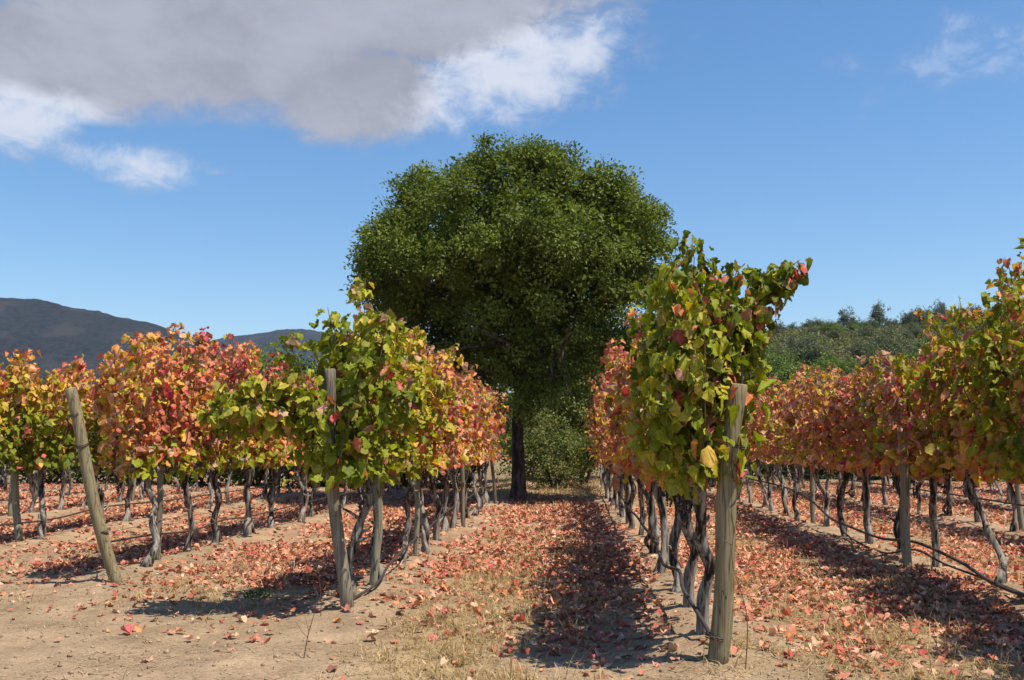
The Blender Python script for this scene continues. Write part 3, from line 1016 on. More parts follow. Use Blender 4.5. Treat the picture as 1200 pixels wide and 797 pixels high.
def bunch_mesh(seed, n=34, L=0.15):
    """a hanging cluster of small round berries"""
    rng = np.random.default_rng(seed)
    mb = MB()
    tube(mb, np.array([(0, 0, 0.05), (0.004, 0, 0.0), (0, 0, -L * 0.8)]), 0.002, 4)
    th = np.linspace(0, PI, 5)
    ph = np.linspace(0, 2 * PI, 7)[:-1]
    for k in range(n):
        s = rng.random() ** 0.7
        r = 0.038 * (1 - s * 0.75)
        a = rng.uniform(0, 6.28)
        c = np.array([math.cos(a) * r, math.sin(a) * r, -L * s])
        rad = rng.uniform(0.0075, 0.010)
        V = [c + (0, 0, rad)] + [c + rad * np.array([math.sin(t_) * math.cos(p), math.sin(t_) * math.sin(p), math.cos(t_)]) for t_ in th[1:-1] for p in ph] + [c - (0, 0, rad)]
        F4 = [(1 + i * 6 + j, 1 + i * 6 + (j + 1) % 6, 1 + (i + 1) * 6 + (j + 1) % 6, 1 + (i + 1) * 6 + j) for i in range(2) for j in range(6)]
        F3 = [(0, 1 + (j + 1) % 6, 1 + j) for j in range(6)] + [(19, 13 + j, 13 + (j + 1) % 6) for j in range(6)]
        n0 = mb.n
        mb.add(V, F4)
        mb.F.append(np.array(F3) + n0)
        mb.M.append(0)
    return mb.mesh('grape_bunch', M_GRAPE)


BUNCH = [bunch_mesh(k, 30 + 4 * k, 0.12 + 0.02 * k) for k in range(3)]
TRUNKS = []
for k in range(14):
    r = random.Random(k)
    tm, top = trunk_mesh(100 + k, (r.uniform(-0.10, 0.10), r.uniform(-0.26, 0.26)), r.uniform(0.031, 0.044), k % 4 == 3)
    TRUNKS.append((tm, cordon_mesh(100 + k, top)))

FAR = {}


def far_foliage(kind, k):
    key = (kind, k)
    if key not in FAR:
        bm, kz, dry, sm = {'orange': (0.70, 0.05, 0.36, None), 'pink': (0.80, 0.05, 0.45, 0.6), 'mixed': (0.42, 0.30, 0.12, None), 'green': (0.18, 0.15, 0.06, None)}[kind]
        FAR[key] = foliage_mesh(900 + k * 7 + len(kind), bm, kz, dry, 0.17, 13, 2.08, 1, skirt_m=sm, skirt=60)
    return FAR[key]


ORD = ['first', 'second', 'third', 'fourth', 'fifth', 'sixth', 'seventh', 'eighth', 'ninth', 'tenth', 'eleventh', 'twelfth', 'thirteenth', 'fourteenth',
       'fifteenth', 'sixteenth', 'seventeenth', 'eighteenth', 'nineteenth', 'twentieth']
POSTNAME = {'L1': 'grey knotted end post', 'L2': 'leaning end post', 'R1': 'thick tan end post'}
vr = random.Random(77)


def vine(x, y, fol, tk, label, group, nb=0, rz=0.0, sc=1.0, sx=1.0):
    t = thing('grape_vine', label, 'grape vine', (x, y, gz(x, y)), rz, group)
    tm, cm = TRUNKS[tk % len(TRUNKS)]
    for nm, me in (('trunk', tm), ('cordon', cm), ('foliage', fol)):
        c = bpy.data.objects.new(nm, me)
        COL.objects.link(c)
        c.parent = t
        if nm == 'foliage':
            c.scale = (sx, 1, sc)
    for b in range(nb):
        c = bpy.data.objects.new('grape_bunch', BUNCH[(b + tk) % 3])
        COL.objects.link(c)
        c.parent = t
        c.location = (vr.choice([-1, 1]) * vr.uniform(0.03, 0.13), vr.uniform(-0.48, 0.48), vr.uniform(0.74, 0.92))
        c.rotation_euler = (vr.uniform(-0.2, 0.2), vr.uniform(-0.2, 0.2), vr.uniform(0, 6))
    return t


def colour_words(m):
    return ('mostly green leaves' if m < 0.3 else 'green, yellow and orange leaves' if m < 0.5 else 'orange and gold leaves' if m < 0.74 else 'dry pink and red leaves')


# L1: from the grey knotted end post to the oak
ys = [7.05, 7.95, 8.95, 9.95, 10.95, 11.95, 12.95, 13.95, 14.95, 15.95, 16.95, 17.8]
mL1 = [0.26, 0.28, 0.40, 0.58, 0.68, 0.72, 0.72, 0.74, 0.70, 0.74, 0.78, 0.86]
for k, y in enumerate(ys):
    ex = ()
    if k == 0:
        wing = [[(-0.05, -0.25 + d, 0.95 + h), (-0.25, -0.32 + d, 1.28 + h), (-0.55, -0.36 + d * 2, 1.40 + h), (-0.88, -0.36 + d * 2, 1.34 + h)] for d, h in ((0, 0), (0.08, -0.10), (-0.10, 0.05), (0.0, -0.20), (-0.05, -0.05), (0.05, 0.03), (-0.12, -0.1), (0.1, -0.16))]
        ex = wing
    f = foliage_mesh(200 + k, mL1[k], 0.06 if k > 2 else 0.14, 0.12 if k < 3 else 0.45, 0.16, 17 if k < 8 else 14, 2.08 if k < 2 else 2.0, 0 if k < 6 else 1, 0.07, (-1.5, y), ex,
                     y_lo=-0.72 if k == 0 else -0.56)
    vine(RX['L1'] + vr.uniform(-0.03, 0.03), y + vr.uniform(-0.13, 0.13), f, k, f'{ORD[k]} vine behind the grey knotted end post, {colour_words(mL1[k])}', 'vines along the grassy aisle, oak side', 3 if k < 6 else 1)

# R1: from the thick tan end post back
ys = [5.62, 6.5, 7.5, 8.5, 9.5, 10.5, 11.5, 12.5, 13.5, 14.5, 15.5, 16.5, 17.5, 18.5, 19.5, 20.5, 21.5, 22.5, 23.5, 24.5, 25.5]
for k, y in enumerate(ys):
    m = 0.11 if k == 0 else 0.22 if k == 1 else 0.62 if k < 4 else 0.70
    ex = ()
    if k == 0:
        ex = [[(0.05, -0.1, 0.9), (0.04, -0.12, 1.5), (-0.02, -0.12, 1.9), (-0.02, -0.14, 2.20)],
              [(0.0, 0.05, 0.9), (0.05, 0.0, 1.5), (0.06, -0.02, 1.88), (0.02, -0.05, 2.17)],
              [(0.1, -0.1, 0.9), (0.24, -0.14, 1.5), (0.40, -0.16, 1.86), (0.62, -0.18, 2.05)],
              [(0.1, -0.1, 0.9), (0.22, -0.16, 1.45), (0.38, -0.18, 1.80), (0.60, -0.20, 2.00)],
              [(0.1, -0.05, 0.9), (0.20, -0.10, 1.5), (0.36, -0.12, 1.84), (0.57, -0.14, 2.02)],
              [(0.1, -0.0, 0.9), (0.22, -0.10, 1.4), (0.36, -0.12, 1.78), (0.44, -0.12, 2.00)],
              [(0.05, -0.3, 0.95), (0.10, -0.34, 1.5), (0.14, -0.36, 1.8), (0.2, -0.38, 2.0)],
              [(-0.05, -0.3, 0.95), (-0.14, -0.42, 1.4), (-0.2, -0.46, 1.75), (-0.22, -0.46, 1.98)],
              [(-0.05, -0.2, 0.9), (-0.24, -0.3, 1.25), (-0.32, -0.3, 1.2), (-0.34, -0.3, 0.95)],
              [(0.02, -0.25, 0.95), (-0.05, -0.36, 1.3), (-0.14, -0.38, 1.45), (-0.2, -0.40, 1.25)]]
    f = foliage_mesh(300 + k, m + (0.10 if k < 2 else 0), -0.26 if k < 2 else 0.10, 0.06 if k < 2 else 0.36, 0.15, 18 if k < 2 else 16 if k < 8 else 13, 2.08, 0 if k < 6 else 1, 0.12 if k < 2 else 0.09, (0.744, y), ex, y_lo=-0.6) if k < 12 else far_foliage('orange', k % 6)
    lab = f'{ORD[k]} vine behind the thick tan end post, {colour_words(m)}' if k < 12 else 'small orange vine far back in the row behind the thick tan end post'
    vine(RX['R1'] + vr.uniform(-0.03, 0.03) + (-0.03 if k == 0 else 0), y + (vr.uniform(-0.14, 0.14) if k else 0), f, (k + 3) if k else 4, lab, 'vines along the grassy aisle, hose side', 2 if k < 6 else 0, 0 if k < 12 else vr.choice([0, PI]), vr.uniform(0.96, 1.03) if k else 1.0, 0.88 if k < 2 else 1.0)

# R2: the row with the black hose along its foot
ys = [5.0, 6.0, 7.0, 8.06, 9.0, 9.96, 10.9, 11.9, 13.0, 14.2] + [15.2 + i for i in range(15)]
for k, y in enumerate(ys):
    m = 0.26 if k < 3 else 0.40 if k == 3 else 0.62
    f = foliage_mesh(400 + k, m + (0.06 if k < 4 else 0), -0.22 if k < 4 else 0.10, 0.10 if k < 4 else 0.52, 0.17, 17 if k < 8 else 14, 2.36 if k < 3 else 2.2 if k == 3 else 2.02, 0 if k < 9 else 1, 0.16 if k < 4 else 0.06, (3.14, y)) if k < 12 else far_foliage('pink' if k % 3 == 0 else 'orange', k % 6)
    if k < 2:
        lab = ('vine mostly out of frame before the start of the black hose' if k == 0 else 'green vine cut by the frame above the end of the black hose')
    elif k < 12:
        lab = f'{ORD[k - 2]} full vine from the edge along the black hose, {colour_words(m)}'
    else:
        lab = 'small pink and orange vine far back in the row along the black hose'
    vine(RX['R2'] + vr.uniform(-0.03, 0.03), y + vr.uniform(-0.1, 0.1), f, k + 5, lab, 'vines along the black hose', 3 if k < 9 else 0, 0 if k < 12 else vr.choice([0, PI]), 1.0 if k < 4 else vr.uniform(0.94, 1.03))

# L2: behind the leaning post
ys = [8.72, 9.72, 10.55, 11.64] + [12.65 + i for i in range(10)]
for k, y in enumerate(ys):
    m = [0.66, 0.75, 0.72, 0.80][k] if k < 4 else 0.80
    f = foliage_mesh(500 + k, m, 0.10, 0.26 if k < 4 else 0.4, 0.16, 16 if k < 9 else 13, 2.15 if k < 4 else 2.05, 0 if k < 5 else 1, 0.05, (-3.78, y), skirt_m=0.25, y_lo=-0.7 if k == 0 else -0.56) if k < 9 else far_foliage('pink', k % 6)
    lab = f'{ORD[k]} vine behind the leaning end post, {colour_words(m)}' if k < 9 else 'small red vine far back in the row behind the leaning end post'
    vine(RX['L2'] + vr.uniform(-0.03, 0.03), y, f, k + 8, lab, 'vines behind the leaning post', 2 if k < 5 else 0, 0 if k < 9 else vr.choice([0, PI]), vr.uniform(0.97, 1.04))

# L3 and the rows beyond it
ys = [10.15, 11.15, 12.28, 13.26] + [14.3 + i for i in range(8)]
for k, y in enumerate(ys):
    m = 0.30 if k < 4 else 0.5
    f = foliage_mesh(600 + k, m + 0.06, 0.80, 0.12, 0.17, 15, 2.08, 0 if k < 4 else 1, 0.08, (-6.0, y)) if k < 7 else far_foliage('mixed', k % 6)
    lab = f'{ORD[k]} red-topped vine from the photo edge, in the slim green stake row' if k < 4 else 'vine glimpsed past the orange vines, in the slim green stake row'
    vine(RX['L3'] + vr.uniform(-0.03, 0.03), y, f, k + 2, lab, 'vines behind the slim green stake', 1 if k < 4 else 0, 0 if k < 7 else vr.choice([0, PI]))
for row, txt in (('L4', 'fourth row from the grassy aisle, mountain side'), ('L5', 'fifth row from the grassy aisle, mountain side'), ('L6', 'sixth row from the grassy aisle, mountain side'),
                 ('R3', 'row just beyond the black hose row'), ('R4', 'second row beyond the black hose row'), ('R5', 'third row beyond the black hose row')):
    x = RX[row]
    y = max(RSTART[row] + 0.6, abs(x) * 1.9 - 2.5 if x > 0 else 0) + vr.uniform(0, 0.5)
    k = 0
    while y < REND[row]:
        vine(x + vr.uniform(-0.04, 0.04), y, far_foliage('mixed' if x < 0 and vr.random() < 0.5 else 'orange', vr.randrange(6)), vr.randrange(14), f'vine seen in slivers, in the {txt}', f'vines in the {txt}', 0, vr.choice([0, PI]), vr.uniform(0.95, 1.03))
        y += 1.0 + vr.uniform(-0.06, 0.06)
        k += 1


# ------------------------------------------------------------------ posts
def post(name, label, base, top, r, mat, group=None, ties=(), seed=0, knots=0.10, flare=1.08, sides=18):
    """a round timber from base to top (world points), origin at its foot"""
    base, top = np.array(base, float), np.array(top, float)
    o = thing(name, label, 'post', tuple(base), 0, group)
    v = top - base
    n = 26
    s = np.linspace(0, 1, n)
    rng = np.random.default_rng(seed)
    path = v[None] * s[:, None] + np.stack([0.020 * np.sin(s * 5 + seed), 0.012 * np.cos(s * 3 + seed), s * 0], -1)
    path[0] -= unit(v[None])[0] * 0.12
    rad = r * (flare - (flare - 0.94) * s) * (1 + 0.03 * np.sin(s * 13 + seed))
    path = np.concatenate([path, path[-1:] + unit(v[None]) * 0.008])
    rad = np.concatenate([rad, [rad[-1] * 0.88]])
    mb = MB()
    tube(mb, path, rad, sides, bump=knots, seed=seed, bfreq=7, flute=0.02)
    mb.build('shaft', mat, o)
    for kind, s0 in ties:
        mb = MB()
        c = v * s0
        rr = r * 1.13
        u = unit(v[None])[0]
        a = unit(np.cross(u, [0, 1, 0])[None])[0]
        b = np.cross(u, a)
        th = np.linspace(0, 2 * PI * (2.1 if kind != 'cross' else 1.0), 46)
        if kind == 'wrap':
            q = c + np.outer(np.cos(th), a) * rr + np.outer(np.sin(th), b) * rr + np.outer(th * 0.0016 + 0.006 * np.sin(th + seed), u)
            tube(mb, q, 0.0040, 5)
            e = c + b * 0
            # twisted loose tail
            t0 = q[-1]
            tube(mb, spline([t0, t0 + np.array([0.03, -0.03, -0.03]), t0 + np.array([0.02, -0.03, -0.12]), t0 + np.array([0.035, -0.02, -0.20])], 14), 0.0018, 4)
        else:
            q = c + np.outer(np.cos(th), a) * rr + np.outer(np.sin(th), b) * rr + np.outer(0.10 * np.sin(th * 1.0 + 0.6), u)
            tube(mb, q, 0.0034, 5)
            q = c + np.outer(np.cos(th), a) * rr + np.outer(np.sin(th), b) * rr + np.outer(-0.12 * np.sin(th * 1.0 + 0.4) - 0.03, u)
            tube(mb, q, 0.0034, 5)
        mb.build('wire_tie', M_WIRE, o)
    return o


def ground_at(px, py, x):
    """depth at which the row at world x is seen in column px"""
    return None


def P3(px, py, Y):
    x, z = at(px, py, Y)
    return np.array([x, Y, z])


def foot(px, py, Y):
    p = P3(px, py, Y)
    p[2] = gz(p[0], Y) - 0.01
    return p


o = post('wooden_post', 'thick tan end post with crossed wires, biggest of all posts', foot(837, 771, 5.18), P3(866, 452, 5.16), 0.049, M_POST, 'end posts of the rows', (('wrap', 0.77), ('cross', 0.66), ('wrap', 0.08)), 1)
mb = MB()
tv = P3(866, 452, 5.16) - foot(837, 771, 5.18)
tube(mb, spline([tv + (0.012, -0.0, -0.05), tv + (0.016, -0.0, 0.04), tv + (0.020, -0.002, 0.12)], 8), 0.006, 6)
mb.build('metal_rod', M_WIRE, o)
post('wooden_post', 'grey knotted end post with worn top, beside the green arching shoot', foot(404, 719, 6.55), P3(384, 434, 6.55), 0.041, M_POSTGREY, 'end posts of the rows', (('wrap', 0.62),), 2, 0.12, 1.05)
post('wooden_post', 'leaning end post tilted away from the orange vines, wire near its top', foot(137, 687, 7.8), P3(79, 456, 7.7), 0.045, M_POST, 'end posts of the rows', (('wrap', 0.86), ('wrap', 0.70), ('wrap', 0.26)), 3)
SL = 'line posts standing among the vines'
for lab, fx, fy, tx, ty, Y, r, m in [
        ('slim green-grey stake just behind the grey knotted end post', 439, 697, 441, 560, 7.45, 0.030, M_STAKE),
        ('pale split stake between the third and fourth vine of the oak row', 489, 664, 484, 540, 9.45, 0.026, M_STAKE),
        ('pale stake tilted against the trunks midway to the oak', 545, 618, 536, 530, 13.1, 0.03, M_POSTGREY),
        ('thin pale stake close beside the oak trunk', 579, 594, 576, 530, 18.0, 0.03, M_POSTGREY),
        ('tan stake standing over the black hose between two vine trunks', 1066, 666, 1056, 540, 9.1, 0.042, M_STAKE),
        ('cracked grey stake just behind the leaning end post', 187, 668, 181, 556, 8.95, 0.027, M_POSTGREY),
        ('slim green stake at the photo edge, standing on bare ground', 21, 641, 17, 545, 10.8, 0.040, M_STAKE),
        ('pale grey stake among red leaves, behind the orange vines', 356, 613, 357, 520, 14.0, 0.045, M_POSTGREY)]:
    post('wooden_stake', lab, foot(fx, fy, Y), P3(tx, ty, Y) + np.array([0, 0, 0.35]), r, m, SL, (), int(fx), 0.10, 1.02, 12)
for row, Yk, lab in (('R1', 9.0, 'grey stake inside the row behind the thick tan end post'), ('R1', 15.0, 'far stake inside the row behind the thick tan end post'), ('R2', 13.6, 'far stake in the black hose row'),
                     ('R3', 12.8, 'stake in the row just beyond the black hose row'), ('L4', 14.2, 'tan stake in the fourth row out from the aisle, nearer one'), ('L4', 18.2, 'tan stake in the fourth row out from the aisle, farther one'), ('L5', 16.4, 'tan stake in the fifth row out from the aisle')):
    b = np.array([RX[row] + 0.06, Yk, gz(RX[row] + 0.06, Yk) - 0.01])
    post('wooden_stake', lab, b, b + np.array([0.01, 0.02, 1.6]), 0.034, M_STAKE, SL, (), int(Yk * 10), 0.08, 1.02, 10)


# ------------------------------------------------------------------ hoses
def hose(label, row, pts, r=0.011, dx=0.0):
    """pts: (depth, height above ground, sideways)"""
    x0 = RX[row] + dx
    q = np.array([(x0 + s, y, gz(x0 + s, y) + h) for y, h, s in pts])
    q = spline(q, len(q) * 10)
    o = np.array([q[0][0], q[0][1], gz(q[0][0], q[0][1])])
    mb = MB()
    tube(mb, q - o, r, 8)
    ob = mb.build('drip_hose', M_HOSE)
    ob.location = o
    return tag(ob, label, 'hose', 'drip hoses along the rows')


hose('black drip hose sagging in loops along the foot of its row', 'R2', [(4.4, 0.02, -0.25), (5.2, 0.03, -0.2), (6.2, 0.06, -0.14), (7.0, 0.05, -0.12), (7.6, 0.06, -0.10), (8.2, 0.12, -0.08), (9.1, 0.18, -0.07), (9.6, 0.16, -0.05), (10.4, 0.11, -0.05), (11.3, 0.13, -0.07), (12.3, 0.16, -0.05), (13.4, 0.32, -0.04), (15, 0.42, 0), (18, 0.42, 0), (24, 0.42, 0)], 0.014)
hose('second dark hose strand lying beside the sagging black one', 'R2', [(4.4, 0.015, -0.19), (6.0, 0.02, -0.17), (7.2, 0.03, -0.07), (8.4, 0.09, -0.12), (9.2, 0.13, -0.10), (10.0, 0.02, -0.13), (11.2, 0.02, -0.09), (12.0, 0.10, -0.04)], 0.009)
hose('dark hose hanging low between the trunks behind the thick tan end post', 'R1', [(5.35, 0.02, 0.0), (5.7, 0.14, -0.06), (6.1, 0.20, -0.09), (6.6, 0.24, -0.06), (7.4, 0.20, -0.09), (8.2, 0.28, -0.08), (9.2, 0.32, -0.1), (10.5, 0.30, -0.08), (12, 0.30, -0.08), (15, 0.34, -0.05), (19, 0.36, 0), (25, 0.38, 0)], 0.012)
hose('thin dark hose hanging behind the leaning end post', 'L2', [(7.95, 0.28, 0.05), (8.7, 0.25, 0.06), (9.7, 0.20, 0.06), (10.6, 0.24, 0.05), (11.6, 0.22, 0.05), (14, 0.24, 0.0), (18, 0.24, 0.0), (21.5, 0.24, 0)], 0.009)
hose('dark hose on the bare ground behind the grey knotted end post', 'L1', [(6.7, 0.02, 0.03), (7.3, 0.05, 0.08), (8.0, 0.10, 0.05), (9.0, 0.16, 0.04), (10.2, 0.20, 0.04), (12, 0.24, 0.0), (15, 0.28, 0.0), (17.8, 0.3, 0)], 0.010)
hose('hose across the trunks in the row just beyond the black hose row', 'R3', [(8.5, 0.34, -0.05), (10.5, 0.30, -0.05), (12.5, 0.34, -0.05), (15, 0.32, 0), (20, 0.34, 0), (28, 0.34, 0)], 0.012)
hose('hose across the trunks in the row behind the slim green stake', 'L3', [(9.8, 0.22, 0.05), (11.2, 0.20, 0.05), (12.6, 0.24, 0.05), (15, 0.22, 0), (21, 0.24, 0)], 0.010)

for lab, row, y0, y1, h in (('thin trellis wire at shoulder height, starting at the thick tan end post', 'R1', 5.19, 26, 1.12), ('thin trellis wire at shoulder height, starting at the grey knotted end post', 'L1', 6.56, 18.2, 1.10),
                            ('thin trellis wire at shoulder height, starting at the leaning end post', 'L2', 7.76, 22, 1.22), ('low thin wire tied to the lower part of the leaning end post', 'L2', 7.80, 22, 0.42)):
    x0 = RX[row]
    xs = {'R1': at(858, 545, 5.17)[0], 'L1': at(390, 500, 6.55)[0], 'L2': at(91, 500, 7.72)[0] if h > 1 else at(121, 625, 7.78)[0]}[row]
    pts = [(xs, y0, h), (x0 * 0.4 + xs * 0.6, y0 + 0.6, h), (x0, y0 + 1.6, h + 0.01)] + [(x0 + 0.01 * math.sin(q * 1.7), q, h + 0.015 * math.sin(q)) for q in np.arange(y0 + 2.6, y1, 1.0)]
    mb = MB()
    tube(mb, np.array(pts) - np.array([xs, y0, 0]), 0.0022, 5)
    ob = mb.build('trellis_wire', M_WIRE)
    ob.location = (xs, y0, 0)
    tag(ob, lab, 'wire', 'trellis wires')

# ------------------------------------------------------------------ fallen leaves, straw, stalks
rng = np.random.default_rng(321)
FC = np.array([(0.66, 0.32, 0.215), (0.56, 0.21, 0.14), (0.70, 0.42, 0.29), (0.47, 0.11, 0.080), (0.64, 0.27, 0.12), (0.72, 0.50, 0.34), (0.43, 0.16, 0.10), (0.56, 0.13, 0.14)])
FC = np.concatenate([FC, [(0.34, 0.20, 0.12), (0.27, 0.13, 0.085)]])
FW = np.array([0.22, 0.20, 0.13, 0.10, 0.11, 0.04, 0.11, 0.03, 0.08, 0.07])


def scatter(n, x0, x1, y0, y1, dens, power=1.0):
    x = rng.uniform(x0, x1, n)
    y = y0 + (y1 - y0) * rng.random(n) ** power
    k = rng.random(n) < dens(x, y)
    return x[k], y[k]


mb = MB()
for (x0, x1, y0, y1, per_m2, tm) in ((-8.6, 5.6, 4.0, 11.0, 800, LEAF_HI), (-15.5, 13.0, 11.0, 30.0, 270, LEAF_LO)):
    n = int((x1 - x0) * (y1 - y0) * per_m2)
    x, y = scatter(n, x0, x1, y0, y1, leaf_density)
    n = len(x)
    S = rng.uniform(0.020, 0.060, n) * (1 if y0 < 10 else 1.3)
    P = np.stack([x, y, ground_z(x, y) + rng.uniform(0.004, 0.022, n) + 0.035 * rng.random(n) * np.clip(grass_density(x, y), 0, 1)], -1)
    N = unit(np.array([0, 0, 1.0]) + rng.normal(0, 0.27, (n, 3)))
    th = rng.uniform(0, 2 * PI, n)
    T = np.stack([np.cos(th), np.sin(th), rng.normal(0, 0.12, n)], -1)
    c = FC[rng.choice(len(FC), n, p=FW / FW.sum())] * rng.uniform(0.75, 1.2, (n, 1))
    leaves(mb, P, N, T, S, rng, c * 0.9, c, tm, 1.5)
tag(mb.build('fallen_leaves', M_FALLEN), 'pink and russet fallen vine leaves littering the aisles', 'fallen leaves', kind='stuff')

mb = MB()
for (x0, x1, y0, y1, per_m2) in ((-5.6, 4.4, 3.9, 10.0, 9000), (-9.0, 7.0, 10.0, 19.0, 1500), (-7.0, 7.0, 19.0, 31.0, 1200)):
    n = int((x1 - x0) * (y1 - y0) * per_m2)
    x, y = scatter(n, x0, x1, y0, y1, lambda a, b: grass_density(a, b) * 0.62 * (0.25 + 1.5 * np.clip(vnoise(p2(a, b) * 7.0, 55), 0, 1)))
    n = len(x)
    L = (0.025 + 0.125 * rng.random(n) ** 2.2) * (1 + 0.6 * np.clip(fbm(p2(x, y) * 2.0, 66, 2), 0, 1)) * np.where(y > 22, 1.8, 1.0)
    th = rng.uniform(0, 2 * PI, n)
    ln = rng.uniform(0.3, 3.2, n)
    W = rng.uniform(0.0014, 0.0032, n) * np.where(y > 10, 2.0, 1.0)
    P = np.stack([x, y, ground_z(x, y)], -1)
    D = unit(np.stack([np.cos(th) * ln, np.sin(th) * ln, np.ones(n)], -1))
    S_ = np.stack([-np.sin(th), np.cos(th), th * 0], -1)
    mid = P + D * (L * 0.55)[:, None]
    tip = P + unit(D + np.array([0, 0, -0.25])) * L[:, None]
    V = np.stack([P - S_ * W[:, None], P + S_ * W[:, None], mid + S_ * W[:, None] * 0.8, mid - S_ * W[:, None] * 0.8, tip], 1)
    b = np.arange(n)[:, None] * 5
    C = np.array([(0.47, 0.35, 0.175), (0.38, 0.27, 0.13), (0.54, 0.43, 0.24), (0.30, 0.21, 0.11)])[rng.integers(0, 4, n)] * rng.uniform(0.8, 1.15, (n, 1))
    n0 = mb.n
    mb.add(V.reshape(-1, 3), b + np.array([[0, 1, 2, 3]]), np.repeat(C, 5, 0))
    mb.F.append(b + np.array([[3, 2, 4]]) + n0)
    mb.M.append(0)
# loose straw and twig bits lying flat on the bare earth
n = 60000
x, y = scatter(n, -6.5, 4.0, 3.9, 10.5, lambda a, b: np.clip(0.35 + 1.3 * fbm(p2(a, b) * 1.7, 58, 3), 0.03, 1))
n = len(x)
th = rng.uniform(0, 2 * PI, n)
L = 0.010 + 0.06 * rng.random(n) ** 3
D = np.stack([np.cos(th), np.sin(th), rng.normal(0.03, 0.06, n)], -1) * L[:, None]
S_ = np.stack([-np.sin(th), np.cos(th), th * 0], -1) * rng.uniform(0.0012, 0.0028, (n, 1))
P = np.stack([x, y, ground_z(x, y) + 0.004], -1)
C = np.array([(0.50, 0.40, 0.25), (0.30, 0.21, 0.13), (0.56, 0.46, 0.31), (0.17, 0.11, 0.07)])[rng.integers(0, 4, n)]
mb.add(np.stack([P - S_, P + S_, P + D + S_, P + D - S_], 1).reshape(-1, 3), np.arange(n)[:, None] * 4 + np.array([[0, 1, 2, 3]]), np.repeat(C, 4, 0))
tag(mb.build('dry_grass', M_GRASS), 'short straw coloured dry grass growing down the middle of the aisles', 'grass', kind='stuff')

# pebbles and clods of the bare earth
mb = MB()
n = 9000
x, y = scatter(n, -6.5, 3.2, 3.9, 9.5, lambda a, b: np.clip(1.0 - 0.7 * grass_density(a, b), 0, 1))
n = len(x)
r = 0.003 + 0.017 * rng.random(n) ** 5
oc = np.array([(1, 0, 0), (0, 1, 0), (-1, 0, 0), (0, -1, 0), (0, 0, 0.8), (0, 0, -0.8)], float)
V = np.stack([x, y, ground_z(x, y) + r * 0.2], -1)[:, None] + oc[None] * r[:, None, None] * rng.uniform(0.6, 1.3, (n, 6, 1))
F = np.array([(0, 1, 4), (1, 2, 4), (2, 3, 4), (3, 0, 4), (1, 0, 5), (2, 1, 5), (3, 2, 5), (0, 3, 5)])
mb.add(V.reshape(-1, 3), (np.arange(n)[:, None, None] * 6 + F[None]).reshape(-1, 3), np.repeat(np.array([(0.40, 0.30, 0.20)]) * rng.uniform(0.55, 1.25, (n, 1)), 6, 0))
tag(mb.build('pebbles', M_FALLEN), 'small clods and pebbles on the bare sandy headland', 'pebbles', kind='stuff')


def stalk(label, px, py, Y, h, lean, seed, br=4):
    rng = np.random.default_rng(seed)
    x, _ = at(px, py, Y)
    mb = MB()
    q = spline([(0, 0, -0.03), (lean * 0.3 + rng.normal(0, 0.01), 0, h * 0.35), (lean * 0.6 + rng.normal(0, 0.015), 0.01, h * 0.7), (lean, 0, h)], 14)
    tube(mb, q, np.linspace(0.0032, 0.0012, 14), 5, (0.22, 0.15, 0.10))
    for k in range(br):
        i = rng.integers(4, 12)
        e = q[i] + np.array([rng.normal(0, 0.06), rng.normal(0, 0.05), rng.uniform(0.04, 0.12)])
        tube(mb, spline([q[i], (q[i] + e) / 2 + (0, 0, -0.01), e], 6), np.linspace(0.0018, 0.0008, 6), 4, (0.24, 0.16, 0.10))
    o = mb.build('dry_stalk', M_CANE)
    o.location = (x, Y, gz(x, Y))
    return tag(o, label, 'dead weed', 'dry weed stalks')


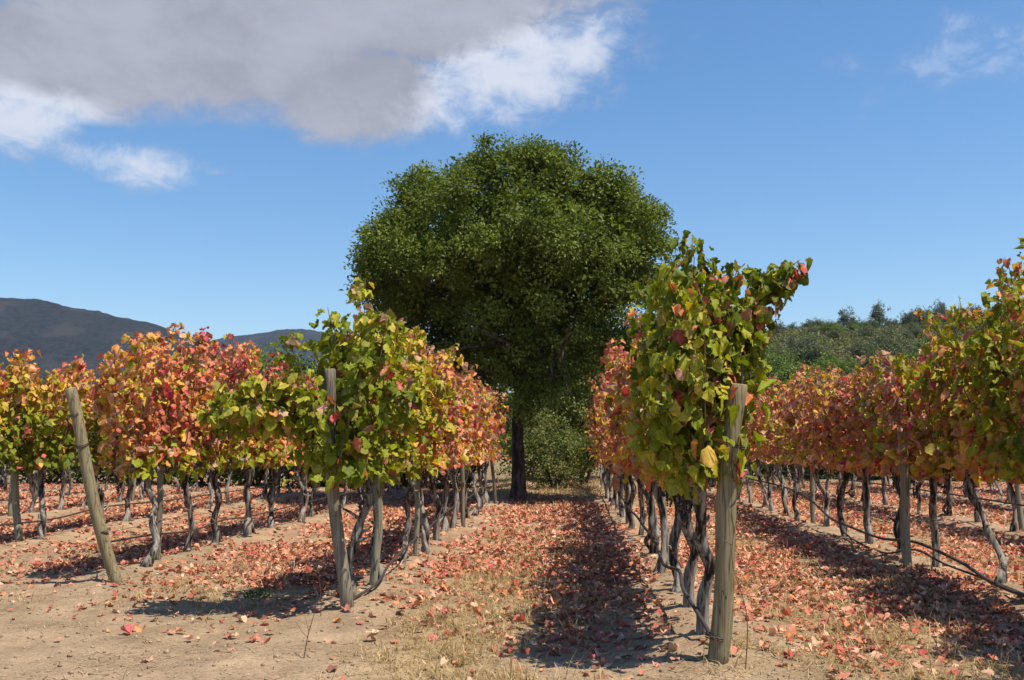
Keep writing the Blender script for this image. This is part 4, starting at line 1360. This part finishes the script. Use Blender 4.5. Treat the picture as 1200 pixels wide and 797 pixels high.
stalk('thin dark dead stalk on the bare ground in front of the grey knotted post', 355, 775, 5.3, 0.34, 0.07, 1, 2)
stalk('branched dry weed beside the grey knotted post, in the vine shade', 376, 722, 6.35, 0.30, -0.01, 2, 5)
stalk('tall thin dead stalk just beside the thick tan post', 873, 778, 5.05, 0.75, -0.02, 3, 2)
stalk('dead weed behind the leaves on the headland, near small green sprouts', 316, 690, 7.2, 0.36, 0.03, 4, 4)
stalk('short dry stalk in the shaded leaf drift below the black hose', 1100, 757, 5.7, 0.13, -0.01, 5, 1)


def weed(label, px, Y, seed):
    rng = np.random.default_rng(seed)
    x, _ = at(px, 600, Y)
    n = 34
    th = rng.uniform(0, 6.28, n)
    mb = MB()
    P = np.stack([rng.normal(0, 0.03, n), rng.normal(0, 0.03, n), rng.uniform(0.0, 0.05, n)], -1)
    T = np.stack([np.cos(th), np.sin(th), rng.uniform(0.3, 1.6, n)], -1)
    diamond_leaves(mb, P, rand_dir(rng, n) + (0, 0, 1), T, rng.uniform(0.03, 0.07, n), rng.uniform(0.010, 0.02, n), rng, np.array([(0.10, 0.15, 0.035)]) * rng.uniform(0.7, 1.3, (n, 1)))
    o = mb.build('green_weed', M_BUSH)
    o.location = (x, Y, gz(x, Y))
    return tag(o, label, 'weed', 'green weeds on the headland')


weed('small green sprout among fallen leaves, one of two, nearer the leaning post', 297, 7.3, 1)
weed('small green sprout among fallen leaves, one of two, nearer the grey knotted post', 311, 7.35, 2)

# ------------------------------------------------------------------ air
mh = bpy.data.materials.new('haze_air')
mh.use_nodes = True
t = NT(mh.node_tree)
out = t.n('ShaderNodeOutputMaterial')
pv = t.n('ShaderNodeVolumePrincipled')
pv.inputs['Color'].default_value = (0.60, 0.78, 1.0, 1)
pv.inputs['Density'].default_value = 0.00012
pv.inputs['Anisotropy'].default_value = 0.2
t.put(out.inputs['Volume'], pv.outputs[0])
mb = MB()
X0, X1, Y0, Y1, Z0, Z1 = -6000, 6000, -600, 9500, -5.0, 300.0
mb.add([(x, y, z) for z in (Z0, Z1) for y in (Y0, Y1) for x in (X0, X1)], [(0, 2, 3, 1), (4, 5, 7, 6), (0, 1, 5, 4), (1, 3, 7, 5), (3, 2, 6, 7), (2, 0, 4, 6)])
tag(mb.build('haze', mh, smooth=False), 'thin blue air between the vineyard and the far mountain', 'haze', kind='stuff')
